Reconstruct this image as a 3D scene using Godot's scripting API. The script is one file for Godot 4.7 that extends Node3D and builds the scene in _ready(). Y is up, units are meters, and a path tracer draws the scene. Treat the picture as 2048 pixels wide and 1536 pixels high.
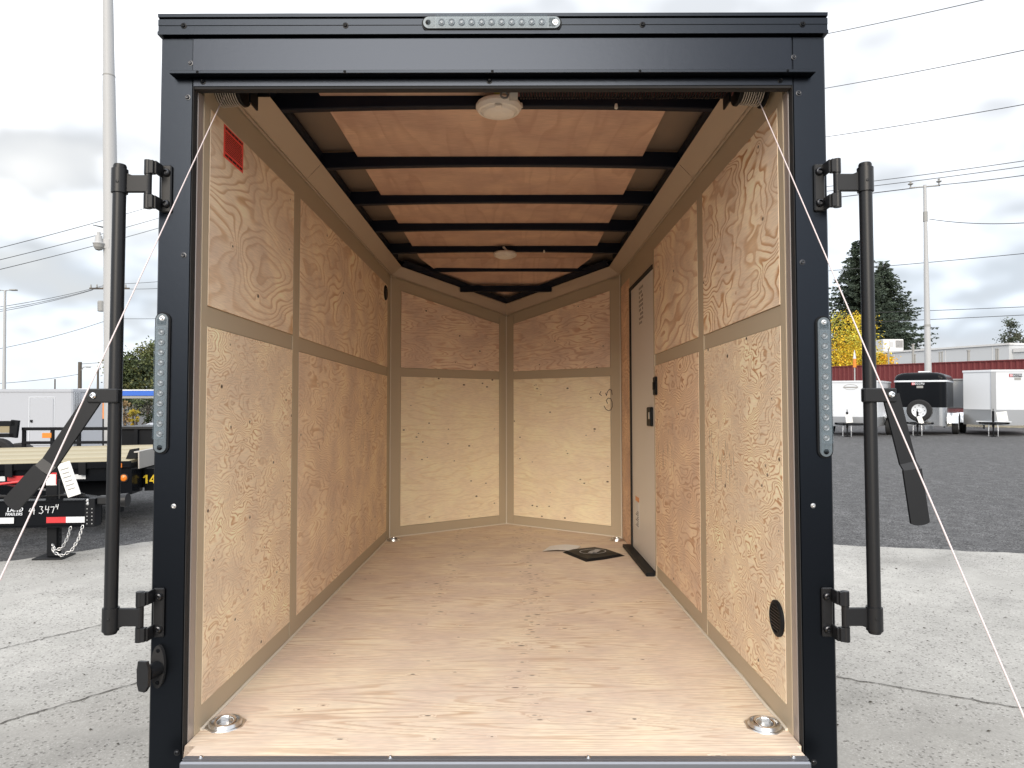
extends Node3D

const EYE := Vector3(0.056, 1.42, 1.887)
const FOCAL := 1396.1
const FLOOR := 0.532
const LEN := 3.05
const TIP := 3.654
var M := {}
var used := {}
var trailer: Node3D
var look: Basis
var rng := RandomNumberGenerator.new()


# ---------------------------------------------------------------- mesh builder
class Geo:
	var v := PackedVector3Array()
	var n := PackedVector3Array()
	var u := PackedVector2Array()
	var c := PackedColorArray()
	var tint := Color.WHITE
	var xf := Transform3D()

	func tri(p: Array, q: Array, t: Array) -> void:
		var m: Vector3 = q[0] + q[1] + q[2]
		var g: Vector3 = (p[1] - p[0]).cross(p[2] - p[0])
		var order := [0, 2, 1] if (g.dot(m) > 0.0) == (xf.basis.determinant() > 0.0) else [0, 1, 2]
		for k in order:
			v.append(xf * p[k])
			n.append((xf.basis * q[k]).normalized())
			u.append(t[k])
			c.append(tint)

	func face(p: Array, out: Vector3, t: Array = []) -> void:
		var nn := Vector3.ZERO
		for k in p.size():
			nn += (p[k] as Vector3).cross(p[(k + 1) % p.size()])
		nn = nn.normalized()
		if nn.dot(out) < 0.0:
			nn = -nn
		var w := t
		if w.is_empty():
			var a := nn.abs()
			for k in p.size():
				var d: Vector3 = p[k]
				w.append(Vector2(d.z, -d.y) if a.x > a.y and a.x > a.z else Vector2(d.x, d.z) if a.y > a.z else Vector2(d.x, -d.y))
		for k in range(1, p.size() - 1):
			tri([p[0], p[k], p[k + 1]], [nn, nn, nn], [w[0], w[k], w[k + 1]])

	func box(o: Vector3, s: Vector3, b := 0.0) -> void:
		var h := s / 2.0
		if b <= 0.0:
			for a in 3:
				for d in [-1.0, 1.0]:
					var p := []
					for k in [[-1, -1], [1, -1], [1, 1], [-1, 1]]:
						var q := Vector3.ZERO
						q[a] = d * h[a]
						q[(a + 1) % 3] = k[0] * h[(a + 1) % 3]
						q[(a + 2) % 3] = k[1] * h[(a + 2) % 3]
						p.append(o + q)
					var out := Vector3.ZERO
					out[a] = d
					face(p, out)
			return
		for a in 3:
			var e := (a + 1) % 3
			var f := (a + 2) % 3
			for d in [-1.0, 1.0]:
				var p := []
				for k in [[-1, -1], [1, -1], [1, 1], [-1, 1]]:
					var q := Vector3.ZERO
					q[a] = d * h[a]
					q[e] = k[0] * (h[e] - b)
					q[f] = k[1] * (h[f] - b)
					p.append(o + q)
				var out := Vector3.ZERO
				out[a] = d
				face(p, out)
				for g in [-1.0, 1.0]:
					var r := []
					for k in [[0, -1], [0, 1], [1, 1], [1, -1]]:
						var q := Vector3.ZERO
						q[e] = d * (h[e] - (b if k[0] else 0.0))
						q[f] = g * (h[f] - (0.0 if k[0] else b))
						q[a] = k[1] * (h[a] - b)
						r.append(o + q)
					var o2 := Vector3.ZERO
					o2[e] = d
					o2[f] = g
					face(r, o2)
		for x in [-1.0, 1.0]:
			for y in [-1.0, 1.0]:
				for z in [-1.0, 1.0]:
					var d := Vector3(x, y, z)
					face([o + d * (h - Vector3(0, b, b)), o + d * (h - Vector3(b, 0, b)), o + d * (h - Vector3(b, b, 0))], d)

	func ab(lo: Vector3, hi: Vector3, b := 0.0) -> void:
		box((lo + hi) / 2.0, (hi - lo).abs(), b)

	func cyl(a: Vector3, b: Vector3, r0: float, r1: float, seg := 10, caps := true) -> void:
		var d := (b - a).normalized()
		var x := d.cross(Vector3.UP if absf(d.y) < 0.9 else Vector3.RIGHT).normalized()
		var z := d.cross(x)
		for k in seg:
			var p := []
			var q := []
			for j in [k, k + 1]:
				var an = TAU * j / seg
				q.append(x * cos(an) + z * sin(an))
			p = [a + q[0] * r0, a + q[1] * r0, b + q[1] * r1, b + q[0] * r1]
			var ln := (b - a).length()
			var t := [Vector2(k * 1.0 / seg, 0), Vector2((k + 1.0) / seg, 0), Vector2((k + 1.0) / seg, ln), Vector2(k * 1.0 / seg, ln)]
			if r0 > 0.0:
				tri([p[0], p[1], p[2]], [q[0], q[1], q[1]], [t[0], t[1], t[2]])
			if r1 > 0.0:
				tri([p[0], p[2], p[3]], [q[0], q[1], q[0]], [t[0], t[2], t[3]])
			if caps:
				tri([a, p[0], p[1]], [-d, -d, -d], [t[0], t[0], t[1]])
				tri([b, p[2], p[3]], [d, d, d], [t[0], t[0], t[1]])

	func tube(p: Array, r, seg := 8) -> void:
		for k in p.size() - 1:
			var ra: float = r[k] if r is Array else r
			var rb: float = r[k + 1] if r is Array else r
			cyl(p[k], p[k + 1], ra, rb, seg, k == 0 or k == p.size() - 2)

	# profile of (radius, height) turned about local y
	func lathe(pr: Array, seg := 16) -> void:
		for k in pr.size() - 1:
			var a: Vector2 = pr[k]
			var b: Vector2 = pr[k + 1]
			var m := Vector2(b.y - a.y, a.x - b.x).normalized()
			for s in seg:
				var p := []
				var q := []
				for j in [s, s + 1]:
					var e := Vector3(cos(TAU * j / seg), 0, sin(TAU * j / seg))
					q.append(e * m.x + Vector3.UP * m.y)
					p.append(e * a.x + Vector3.UP * a.y)
					p.append(e * b.x + Vector3.UP * b.y)
				var z := Vector2.ZERO
				if a.x > 0.0:
					tri2([p[0], p[2], p[3]], [q[0], q[1], q[1]], z)
				if b.x > 0.0:
					tri2([p[0], p[3], p[1]], [q[0], q[1], q[0]], z)

	func tri2(p: Array, q: Array, z: Vector2) -> void:
		tri(p, q, [z, z, z])

	func torus(o: Vector3, ax: Vector3, big: float, small: float, seg := 20, s2 := 8, from := 0.0, to := TAU, squash := 1.0) -> void:
		var y := ax.normalized()
		var x := y.cross(Vector3.UP if absf(y.y) < 0.9 else Vector3.RIGHT).normalized()
		var z := x.cross(y)
		var p := []
		for k in seg + 1:
			var an := from + (to - from) * k / seg
			p.append(o + (x * cos(an) + z * sin(an) * squash) * big)
		tube(p, small, s2)

	# outline in local x and y, pushed along z from z0 to z1
	func prism(poly: PackedVector2Array, z0: float, z1: float, smooth := false) -> void:
		var idx := Geometry2D.triangulate_polygon(poly)
		for k in range(0, idx.size(), 3):
			for z in [z0, z1]:
				var s := signf(z - (z0 + z1) / 2.0)
				var p := []
				for j in 3:
					p.append(Vector3(poly[idx[k + j]].x, poly[idx[k + j]].y, z))
				face(p, Vector3(0, 0, s))
		var area := 0.0
		for k in poly.size():
			area += poly[k].cross(poly[(k + 1) % poly.size()])
		var ns := []
		for k in poly.size():
			var e := poly[(k + 1) % poly.size()] - poly[k]
			ns.append(Vector2(e.y, -e.x).normalized() * signf(area))
		for k in poly.size():
			var a := poly[k]
			var b := poly[(k + 1) % poly.size()]
			var m: Vector2 = ns[k]
			var na: Vector2 = m
			var nb: Vector2 = m
			if smooth:
				na = (m + ns[k - 1]).normalized()
				nb = (m + ns[(k + 1) % poly.size()]).normalized()
			var p := [Vector3(a.x, a.y, z0), Vector3(b.x, b.y, z0), Vector3(b.x, b.y, z1), Vector3(a.x, a.y, z1)]
			var q := [Vector3(na.x, na.y, 0), Vector3(nb.x, nb.y, 0), Vector3(nb.x, nb.y, 0), Vector3(na.x, na.y, 0)]
			var l := a.distance_to(b)
			var t := [Vector2(0, z0), Vector2(l, z0), Vector2(l, z1), Vector2(0, z1)]
			tri([p[0], p[1], p[2]], [q[0], q[1], q[2]], [t[0], t[1], t[2]])
			tri([p[0], p[2], p[3]], [q[0], q[2], q[3]], [t[0], t[2], t[3]])

	# a pen stroke of given width lying just above the local xy plane
	func stroke(p: Array, w: float, z := 0.001) -> void:
		for k in p.size() - 1:
			var a := Vector3(p[k].x, p[k].y, z)
			var b := Vector3(p[k + 1].x, p[k + 1].y, z)
			var d := (b - a).normalized()
			var s := Vector3(-d.y, d.x, 0) * w / 2.0
			a -= d * w * 0.3
			b += d * w * 0.3
			face([a - s, b - s, b + s, a + s], Vector3(0, 0, 1))

	func mesh() -> ArrayMesh:
		var a := []
		a.resize(Mesh.ARRAY_MAX)
		a[Mesh.ARRAY_VERTEX] = v
		a[Mesh.ARRAY_NORMAL] = n
		a[Mesh.ARRAY_TEX_UV] = u
		a[Mesh.ARRAY_COLOR] = c
		var m := ArrayMesh.new()
		m.add_surface_from_arrays(Mesh.PRIMITIVE_TRIANGLES, a)
		return m


# ---------------------------------------------------------------- scene helpers
func lin(r: float, g: float, b: float) -> Color:
	return Color(r, g, b).linear_to_srgb()


func mat(key: String, col: Color, rough := 0.6, metal := 0.0, spec := 0.5) -> StandardMaterial3D:
	var m := StandardMaterial3D.new()
	m.albedo_color = col
	m.roughness = rough
	m.metallic = metal
	m.metallic_specular = spec
	M[key] = m
	return m


func numbered(parent: Node, called: String) -> String:
	var key := str(parent.get_instance_id()) + called
	var k: int = used.get(key, 0)
	used[key] = k + 1
	return called if k == 0 else "%s_%03d" % [called, k]


func thing(called: String, label: String, category: String, at := Vector3.ZERO, group := "", turn := 0.0) -> Node3D:
	var o := Node3D.new()
	o.name = numbered(self, called)
	add_child(o, true)
	o.position = at
	o.rotation.y = turn
	tag(o, label, category, group)
	return o


func tag(o: Node, label: String, category: String, group := "") -> void:
	o.set_meta("label", label)
	o.set_meta("category", category)
	if group:
		o.set_meta("group", group)


func part(g, called: String, m: Material, parent: Node = self, label := "") -> MeshInstance3D:
	var o := MeshInstance3D.new()
	o.mesh = g.mesh() if g is Geo else g
	o.material_override = m
	o.name = numbered(parent, called)
	if label:
		o.set_meta("label", label)
	parent.add_child(o, true)
	return o


func struct(g: Geo, called: String, m: Material) -> MeshInstance3D:
	var o := part(g, called, m)
	o.set_meta("kind", "structure")
	return o


# where a point of the picture (2048 wide) lies at a given distance in front of the camera
func at(px: float, py: float, d: float) -> Vector3:
	var r := look * Vector3((px - 1024.0) / FOCAL, -(py - 768.0) / FOCAL, -1.0)
	return EYE + r * (d / -r.z)


# the lie of the land: level by the trailer, falling away to the far left
func ground_at(x: float, z: float) -> float:
	return -0.055 * clampf(-z - 6.5, 0.0, 62.0) * smoothstep(-3.0, -9.0, x)


func words(text: String, size: float, thick: float, m: Material, parent: Node, called: String, xf: Transform3D, bold := true, face := "Droid Sans") -> void:
	var t := TextMesh.new()
	var f := SystemFont.new()
	f.font_names = [face]
	f.font_weight = 700 if bold else 400
	t.font = f
	t.text = text
	t.font_size = 64
	t.pixel_size = size / 64.0
	t.depth = thick
	t.horizontal_alignment = HORIZONTAL_ALIGNMENT_CENTER
	var o := part(t, called, m, parent)
	o.transform = xf


# ---------------------------------------------------------------- computed textures
func noise(s: int, f: float, oct := 3, warp := 0.0, wf := 0.0) -> FastNoiseLite:
	var n := FastNoiseLite.new()
	n.seed = s
	n.noise_type = FastNoiseLite.TYPE_SIMPLEX_SMOOTH
	n.frequency = f
	n.fractal_type = FastNoiseLite.FRACTAL_FBM if oct > 1 else FastNoiseLite.FRACTAL_NONE
	n.fractal_octaves = oct
	if warp > 0.0:
		n.domain_warp_enabled = true
		n.domain_warp_amplitude = warp
		n.domain_warp_frequency = wf
		n.domain_warp_fractal_type = FastNoiseLite.DOMAIN_WARP_FRACTAL_NONE
	return n


# rotary-cut veneer: bands where the blade crossed the year rings, with knots, pores and scuffs
func plywood(w: int, h: int, size: Vector2, s: int, light: Color, dark: Color, o := {}) -> StandardMaterial3D:
	var r := RandomNumberGenerator.new()
	r.seed = s
	var fx: float = o.get("fx", 1.6)
	var fy: float = o.get("fy", 3.2)
	var amp: float = o.get("amp", 7.0)
	var slope: float = o.get("slope", 4.0)
	var strength: float = o.get("strength", 0.75)
	var mottle: float = o.get("mottle", 0.10)
	var n1 := noise(s, 1.0, int(o.get("oct", 4)), o.get("warp", 0.25), o.get("wf", 3.5))
	n1.fractal_gain = o.get("gain", 0.36)
	var n2 := noise(s + 7, 1.0, 2)
	var n3 := noise(s + 13, 1.0, 3)
	var knots := []
	for k in int(o.get("knots", 8)):
		knots.append([Vector2(r.randf() * size.x, r.randf() * size.y), r.randf_range(0.003, 0.007) * o.get("knot_size", 1.0), r.randf_range(0.5, 1.0)])
	for k in o.get("knot_rows", []):
		var x0: float = k[0]
		var yy := 0.02
		while yy < size.y * k[1]:
			knots.append([Vector2(x0 + r.randf_range(-0.05, 0.05), yy), r.randf_range(0.003, 0.006), r.randf_range(0.12, 0.6)])
			yy += r.randf_range(0.02, 0.09)
	var scuffs: Array = o.get("scuffs", [])
	var data := PackedByteArray()
	data.resize(w * h * 3)
	var shift := PackedFloat32Array()
	var ink := PackedFloat32Array()
	shift.resize(w * h)
	ink.resize(w * h)
	for k in knots:
		var c: Vector2 = k[0]
		var rr: float = k[1]
		var wide: float = o.get("knot_wide", 1.3)
		var reach := rr * 7.0
		for j in range(maxi(0, int((c.y - reach) / size.y * h)), mini(h, int((c.y + reach) / size.y * h) + 1)):
			for i in range(maxi(0, int((c.x - reach) / size.x * w)), mini(w, int((c.x + reach) / size.x * w) + 1)):
				var d := Vector2((i * size.x / w - c.x) / wide, j * size.y / h - c.y).length() / rr
				shift[j * w + i] += 1.6 * exp(-d * d * 0.12)
				ink[j * w + i] = maxf(ink[j * w + i], k[2] * (1.0 - smoothstep(0.45, 1.15, d)))
	for k in scuffs:
		for q in int(k[4]):
			var c := Vector2(k[0] + r.randfn() * k[2], k[1] + r.randfn() * k[3])
			var ln := r.randf_range(0.008, 0.05)
			var wd := r.randf_range(0.0015, 0.004)
			var st := r.randf_range(0.15, 0.5)
			for j in range(maxi(0, int((c.y - ln) / size.y * h)), mini(h, int((c.y + ln) / size.y * h) + 1)):
				for i in range(maxi(0, int((c.x - wd * 2) / size.x * w)), mini(w, int((c.x + wd * 2) / size.x * w) + 1)):
					var e := absf(i * size.x / w - c.x) / wd + absf(j * size.y / h - c.y) / ln * 0.8
					ink[j * w + i] = maxf(ink[j * w + i], st * (1.0 - smoothstep(0.3, 1.4, e)))
	var p := 0
	var knot_col := Color(0.13, 0.08, 0.05)
	for j in h:
		var y := size.y * j / h
		for i in w:
			var x := size.x * i / w
			var a := n1.get_noise_2d(x * fx, y * fy) * amp + y * slope + shift[j * w + i]
			var t := a - floorf(a)
			var line: float = smoothstep(0.5, 0.88, t) * (1.0 - smoothstep(0.92, 1.0, t))
			var lo := n3.get_noise_2d(x * 3.1 + 50.0, y * 3.7)
			var calm := n3.get_noise_2d(x * 1.5 - 20.0, y * 2.2 + 9.0)
			line *= strength * (0.75 + 0.6 * lo) * clampf(0.95 + 0.8 * calm, 0.5, 1.25)
			var g := n2.get_noise_2d(x * 14.0, y * 260.0)
			var k: float = 1.0 + 0.07 * g + mottle * lo
			var c := light.lerp(dark, clampf(line + 0.05 * g, 0.0, 1.0))
			var q := ink[j * w + i]
			c = Color(c.r * k, c.g * k * (1.0 + 0.02 * lo), c.b * k).lerp(knot_col, q)
			data[p] = int(clampf(c.r, 0, 1) * 255.0)
			data[p + 1] = int(clampf(c.g, 0, 1) * 255.0)
			data[p + 2] = int(clampf(c.b, 0, 1) * 255.0)
			p += 3
	var m := StandardMaterial3D.new()
	m.albedo_texture = ImageTexture.create_from_image(Image.create_from_data(w, h, false, Image.FORMAT_RGB8, data))
	m.roughness = 0.62
	m.metallic_specular = 0.35
	m.texture_repeat = false
	return m


# stones in a matrix, tiling every `metres`
func pebbles(side: int, s: int, cell: float, a: Color, b: Color, dark: Color, few: float, fine: float) -> ImageTexture:
	var n := FastNoiseLite.new()
	n.seed = s
	n.noise_type = FastNoiseLite.TYPE_CELLULAR
	n.cellular_return_type = FastNoiseLite.RETURN_CELL_VALUE
	n.frequency = cell
	n.fractal_type = FastNoiseLite.FRACTAL_NONE
	var i1 := n.get_seamless_image(side, side, false, false, 0.1, false)
	n.frequency = cell * 2.3
	n.seed = s + 1
	var i2 := n.get_seamless_image(side, side, false, false, 0.1, false)
	var i3 := noise(s + 2, 0.011, 4).get_seamless_image(side, side, false, false, 0.1, true)
	var d1 := i1.get_data()
	var d2 := i2.get_data()
	var d3 := i3.get_data()
	var data := PackedByteArray()
	data.resize(side * side * 3)
	for k in side * side:
		var x := d1[k] / 255.0
		var y := d2[k] / 255.0
		var z := d3[k] / 255.0
		var c := a.lerp(b, clampf(0.55 * x + 0.45 * y, 0, 1))
		if x < few:
			c = c.lerp(dark, 0.75)
		if y > 0.96:
			c = c.lerp(Color.WHITE, 0.35)
		var q := 1.0 + fine * (z - 0.5)
		data[k * 3] = int(clampf(c.r * q, 0, 1) * 255)
		data[k * 3 + 1] = int(clampf(c.g * q, 0, 1) * 255)
		data[k * 3 + 2] = int(clampf(c.b * q, 0, 1) * 255)
	return ImageTexture.create_from_image(Image.create_from_data(side, side, false, Image.FORMAT_RGB8, data))


# an overcast sky: thick cloud, brighter overhead, broken and bluer towards the horizon
func sky_image() -> ImageTexture:
	var w := 1024
	var h := 512
	var n1 := noise(5, 1.0, 5, 0.35, 1.5)
	var n2 := noise(9, 1.0, 4)
	var data := PackedFloat32Array()
	data.resize(w * h * 3)
	# soft darker banks, as azimuth and height in degrees, spread and depth
	var banks := [[-36.5, 17.5, 3.2, 1.1, 0.5], [-34.0, 21.5, 5.0, 1.0, 0.35], [-33.5, 15.6, 4.0, 1.0, 0.3], [-36.0, 10.3, 4.0, 1.8, 0.55], [-32.0, 16.8, 4.0, 2.0, 0.8], [-38.0, 8.0, 8.0, 1.6, 0.6], [-30.0, 6.0, 6.0, 2.2, 0.55], [-33.0, 28.5, 5.0, 2.0, 0.35], [-41.0, 6.0, 6.0, 2.0, 0.5], [37.0, 22.0, 4.0, 5.0, 0.25], [34.0, 8.2, 5.0, 1.4, 0.35], [33.0, 4.5, 9.0, 3.0, 0.6], [37.0, 13.2, 3.0, 0.7, 0.15]]
	for j in h:
		var el := PI / 2.0 - PI * (j + 0.5) / h
		var ce := cos(el)
		var se := sin(el)
		for i in w:
			var az := wrapf(TAU * (i + 0.5) / w, -PI, PI)
			var d := Vector3(ce * sin(az), se, -ce * cos(az))
			var p := 3 * (j * w + i)
			var col := Color(0.22, 0.22, 0.21)
			if se > -0.02:
				var q := d / (maxf(se, 0.0) + 0.22)
				var cl := n1.get_noise_3d(q.x * 0.8, q.y * 0.8 + 3.0, q.z * 0.8)
				var cl2 := n2.get_noise_3d(q.x * 2.3, q.y * 2.3, q.z * 2.3 + 9.0)
				var cl3: float = n2.get_noise_3d(q.x * 6.0 + 3.0, q.y * 9.0, q.z * 6.0)
				var e: float = rad_to_deg(el)
				var base := lerpf(0.54, 0.80, smoothstep(0.0, 17.0, e))
				base = lerpf(base, 1.3, smoothstep(20.0, 75.0, e))
				var dk := clampf(0.40 + 1.3 * cl + 0.9 * cl2 + 0.6 * cl3, 0.0, 1.4) * 0.33
				for b in banks:
					var da: float = (rad_to_deg(az) - b[0] + cl2 * 4.0) / b[2]
					var de: float = (e - b[1] + cl * 1.6 + cl3 * 1.2) / b[3]
					var rr: float = da * da + de * de
					if rr < 6.0:
						dk += b[4] * 0.45 * exp(-rr) * maxf(0.0, 0.75 + 1.3 * cl2 + 0.8 * cl3)
				dk = clampf(dk, 0.0, 0.55)
				base *= 1.0 - dk
				var low := 1.0 - smoothstep(2.0, 20.0, e)
				var blue := clampf(0.25 + 0.75 * low + dk * 0.5, 0.0, 1.0)
				col = Color(base * lerpf(1.0, 0.87, blue), base * lerpf(1.0, 0.96, blue), base * lerpf(1.02, 1.06, blue))
				# the glow of the hidden sun, low to the left
				var gl := exp(-pow((rad_to_deg(az) + 36.0) / 16.0, 2.0) - pow((e - 11.0) / 10.0, 2.0)) * (0.28 + 0.5 * cl2 - 0.3 * cl)
				gl = maxf(gl, 0.0)
				col += Color(1.0, 0.93, 0.80) * gl * 0.4
				var stripe := exp(-pow((e - 2.2 - cl2) / 1.1, 2.0)) * maxf(0.0, 0.35 + cl) * 0.35
				col += Color(1.0, 0.86, 0.72) * stripe
			data[p] = col.r
			data[p + 1] = col.g
			data[p + 2] = col.b
	return ImageTexture.create_from_image(Image.create_from_data(w, h, false, Image.FORMAT_RGBF, data.to_byte_array()))


# ================================================================= the scene
func _ready() -> void:
	rng.seed = 11
	var tilt := Basis(Vector3.RIGHT, -0.0228)
	look = tilt * (Basis(Vector3.UP, 0.002) * Basis(Vector3.RIGHT, 0.0386) * Basis(Vector3.BACK, -0.0012))
	var cam := Camera3D.new()
	cam.name = "camera"
	cam.transform = Transform3D(look, EYE)
	cam.fov = rad_to_deg(2.0 * atan(768.0 / FOCAL))
	cam.near = 0.05
	cam.far = 2000.0
	add_child(cam)
	cam.current = true
	var e := Environment.new()
	e.background_mode = Environment.BG_SKY
	var sm := PanoramaSkyMaterial.new()
	sm.panorama = sky_image()
	e.sky = Sky.new()
	e.sky.sky_material = sm
	e.tonemap_mode = Environment.TONE_MAPPER_LINEAR
	e.tonemap_exposure = 1.92
	e.sdfgi_enabled = true
	e.ssao_enabled = true
	e.ssil_enabled = true
	var we := WorldEnvironment.new()
	we.name = "world_environment"
	we.environment = e
	add_child(we)
	var sun := DirectionalLight3D.new()
	sun.name = "sun"
	sun.light_energy = 0.5
	sun.light_color = Color(1.0, 0.95, 0.88)
	sun.light_angular_distance = 34.0
	sun.shadow_enabled = true
	add_child(sun)
	sun.look_at_from_position(Vector3.ZERO, Vector3(0.12, -0.41, -0.90))

	materials()
	setting()
	cargo_trailer(tilt)
	right_side()
	left_side()
	wires()


func materials() -> void:
	mat("paint", lin(0.021, 0.025, 0.032), 0.32, 0.97, 0.8)
	mat("paint_smooth", lin(0.024, 0.028, 0.036), 0.28, 0.97, 0.8)
	# powder coat: a fine orange-peel and slow ripples
	var peel := NoiseTexture2D.new()
	peel.width = 512
	peel.height = 512
	peel.seamless = true
	peel.as_normal_map = true
	peel.bump_strength = 3.0
	var pn := noise(55, 0.012, 5)
	pn.fractal_gain = 0.75
	peel.noise = pn
	for k in ["paint", "paint_smooth"]:
		M[k].normal_enabled = true
		M[k].normal_texture = peel
		M[k].normal_scale = 0.05
		M[k].uv1_triplanar = true
		M[k].uv1_scale = Vector3(4, 4, 4)
	mat("black", lin(0.010, 0.011, 0.013), 0.5, 0.0, 0.25)
	mat("black_gloss", lin(0.007, 0.008, 0.010), 0.2, 0.0, 0.22)
	mat("powder", lin(0.009, 0.0095, 0.011), 0.42, 0.0, 0.45)
	mat("bolt_black", lin(0.06, 0.062, 0.068), 0.28, 0.9)
	mat("rubber", lin(0.015, 0.015, 0.016), 0.85)
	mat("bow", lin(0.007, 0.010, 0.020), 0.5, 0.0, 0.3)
	mat("trim", lin(0.52, 0.44, 0.325), 0.5, 0.15)
	mat("cove", lin(0.50, 0.42, 0.34), 0.42, 0.3)
	mat("galv", lin(0.42, 0.40, 0.37), 0.45, 0.6)
	mat("skin_inner", lin(0.25, 0.20, 0.165), 0.5, 0.3)
	mat("tread", lin(0.50, 0.51, 0.52), 0.35, 0.85)
	mat("alu", lin(0.27, 0.285, 0.32), 0.5, 0.8)
	mat("jamb", lin(0.42, 0.38, 0.36), 0.42, 0.5)
	mat("chrome", lin(0.78, 0.79, 0.80), 0.16, 1.0)
	mat("zinc", lin(0.66, 0.66, 0.66), 0.28, 1.0)
	mat("caulk", lin(0.74, 0.68, 0.58), 0.6)
	mat("white", lin(0.66, 0.69, 0.73), 0.35)
	mat("white_dull", lin(0.42, 0.44, 0.48), 0.5)
	mat("white_plastic", lin(0.80, 0.76, 0.70), 0.4)
	mat("door", lin(0.74, 0.72, 0.69), 0.35)
	mat("cable", lin(0.66, 0.57, 0.57), 0.4)
	mat("drum_cable", lin(0.48, 0.46, 0.43), 0.5, 0.3)
	mat("red", lin(0.92, 0.09, 0.07), 0.5)
	mat("ink", lin(0.03, 0.01, 0.01), 0.7)
	mat("print", lin(0.10, 0.09, 0.085), 0.7)
	mat("paper", lin(0.82, 0.82, 0.80), 0.7)
	mat("orange", lin(0.75, 0.24, 0.03), 0.4)
	mat("amber", lin(0.72, 0.20, 0.02), 0.25)
	mat("yellow", lin(0.80, 0.55, 0.02), 0.5)
	mat("tape_red", lin(0.55, 0.03, 0.035), 0.4)
	mat("tape_white", lin(0.66, 0.68, 0.70), 0.4)
	mat("blue", lin(0.03, 0.13, 0.55), 0.5)
	mat("red_fence", lin(0.13, 0.018, 0.02), 0.6)
	mat("pole_white", lin(0.43, 0.435, 0.44), 0.55)
	mat("pole_grey", lin(0.30, 0.30, 0.29), 0.6)
	mat("wood_pole", lin(0.10, 0.085, 0.07), 0.9)
	mat("wire", lin(0.035, 0.035, 0.04), 0.7)
	mat("deck", lin(0.33, 0.29, 0.19), 0.75)
	mat("deck_b", lin(0.29, 0.245, 0.155), 0.75)
	mat("deck_c", lin(0.36, 0.32, 0.22), 0.75)
	mat("bark", lin(0.07, 0.055, 0.045), 0.95)
	mat("building", lin(0.50, 0.52, 0.54), 0.7)
	mat("building_trim", lin(0.60, 0.60, 0.60), 0.6)
	mat("dark_slot", lin(0.03, 0.03, 0.032), 0.8)
	mat("joint", lin(0.085, 0.08, 0.072), 0.95)
	mat("maroon", lin(0.12, 0.02, 0.03), 0.5)
	var lens := mat("lens", Color(0.55, 0.63, 0.68, 0.10), 0.3, 0.0, 0.2)
	lens.transparency = BaseMaterial3D.TRANSPARENCY_ALPHA
	mat("reflector", lin(0.12, 0.145, 0.165), 0.4, 0.3)
	mat("diode", lin(0.24, 0.26, 0.28), 0.4, 0.4)
	for k in ["leaf", "conifer", "gold"]:
		var m := mat(k, Color.WHITE, 0.75)
		m.vertex_color_use_as_albedo = true
		m.cull_mode = BaseMaterial3D.CULL_DISABLED
		m.backlight_enabled = true
		m.backlight = lin(0.05, 0.06, 0.015) if k != "gold" else lin(0.25, 0.15, 0.02)
	var con := mat("concrete", Color.WHITE, 0.9, 0.0, 0.3)
	con.albedo_texture = pebbles(1024, 3, 0.27, Color(0.635, 0.63, 0.615), Color(0.735, 0.73, 0.715), Color(0.47, 0.46, 0.45), 0.06, 0.08)
	con.vertex_color_use_as_albedo = true
	con.uv1_scale = Vector3(0.42, 0.42, 0.42)
	var asp := mat("asphalt", Color(1.0, 0.985, 0.96), 0.85, 0.0, 0.4)
	asp.albedo_texture = pebbles(1024, 21, 0.22, Color(0.22, 0.225, 0.235), Color(0.40, 0.405, 0.42), Color(0.14, 0.14, 0.15), 0.2, 0.3)
	asp.vertex_color_use_as_albedo = true
	asp.uv1_scale = Vector3(0.34, 0.34, 0.34)
	var gr := mat("gravel", Color.WHITE, 0.95)
	gr.albedo_texture = pebbles(512, 31, 0.08, Color(0.42, 0.40, 0.34), Color(0.62, 0.58, 0.50), Color(0.28, 0.30, 0.2), 0.25, 0.5)
	gr.uv1_scale = Vector3(0.5, 0.5, 0.5)
	var rub := mat("ramp_rubber", Color.WHITE, 0.8)
	rub.albedo_texture = pebbles(256, 41, 0.12, Color(0.10, 0.10, 0.11), Color(0.16, 0.16, 0.17), Color(0.07, 0.07, 0.07), 0.3, 0.3)
	rub.uv1_scale = Vector3(3, 3, 3)


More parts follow.
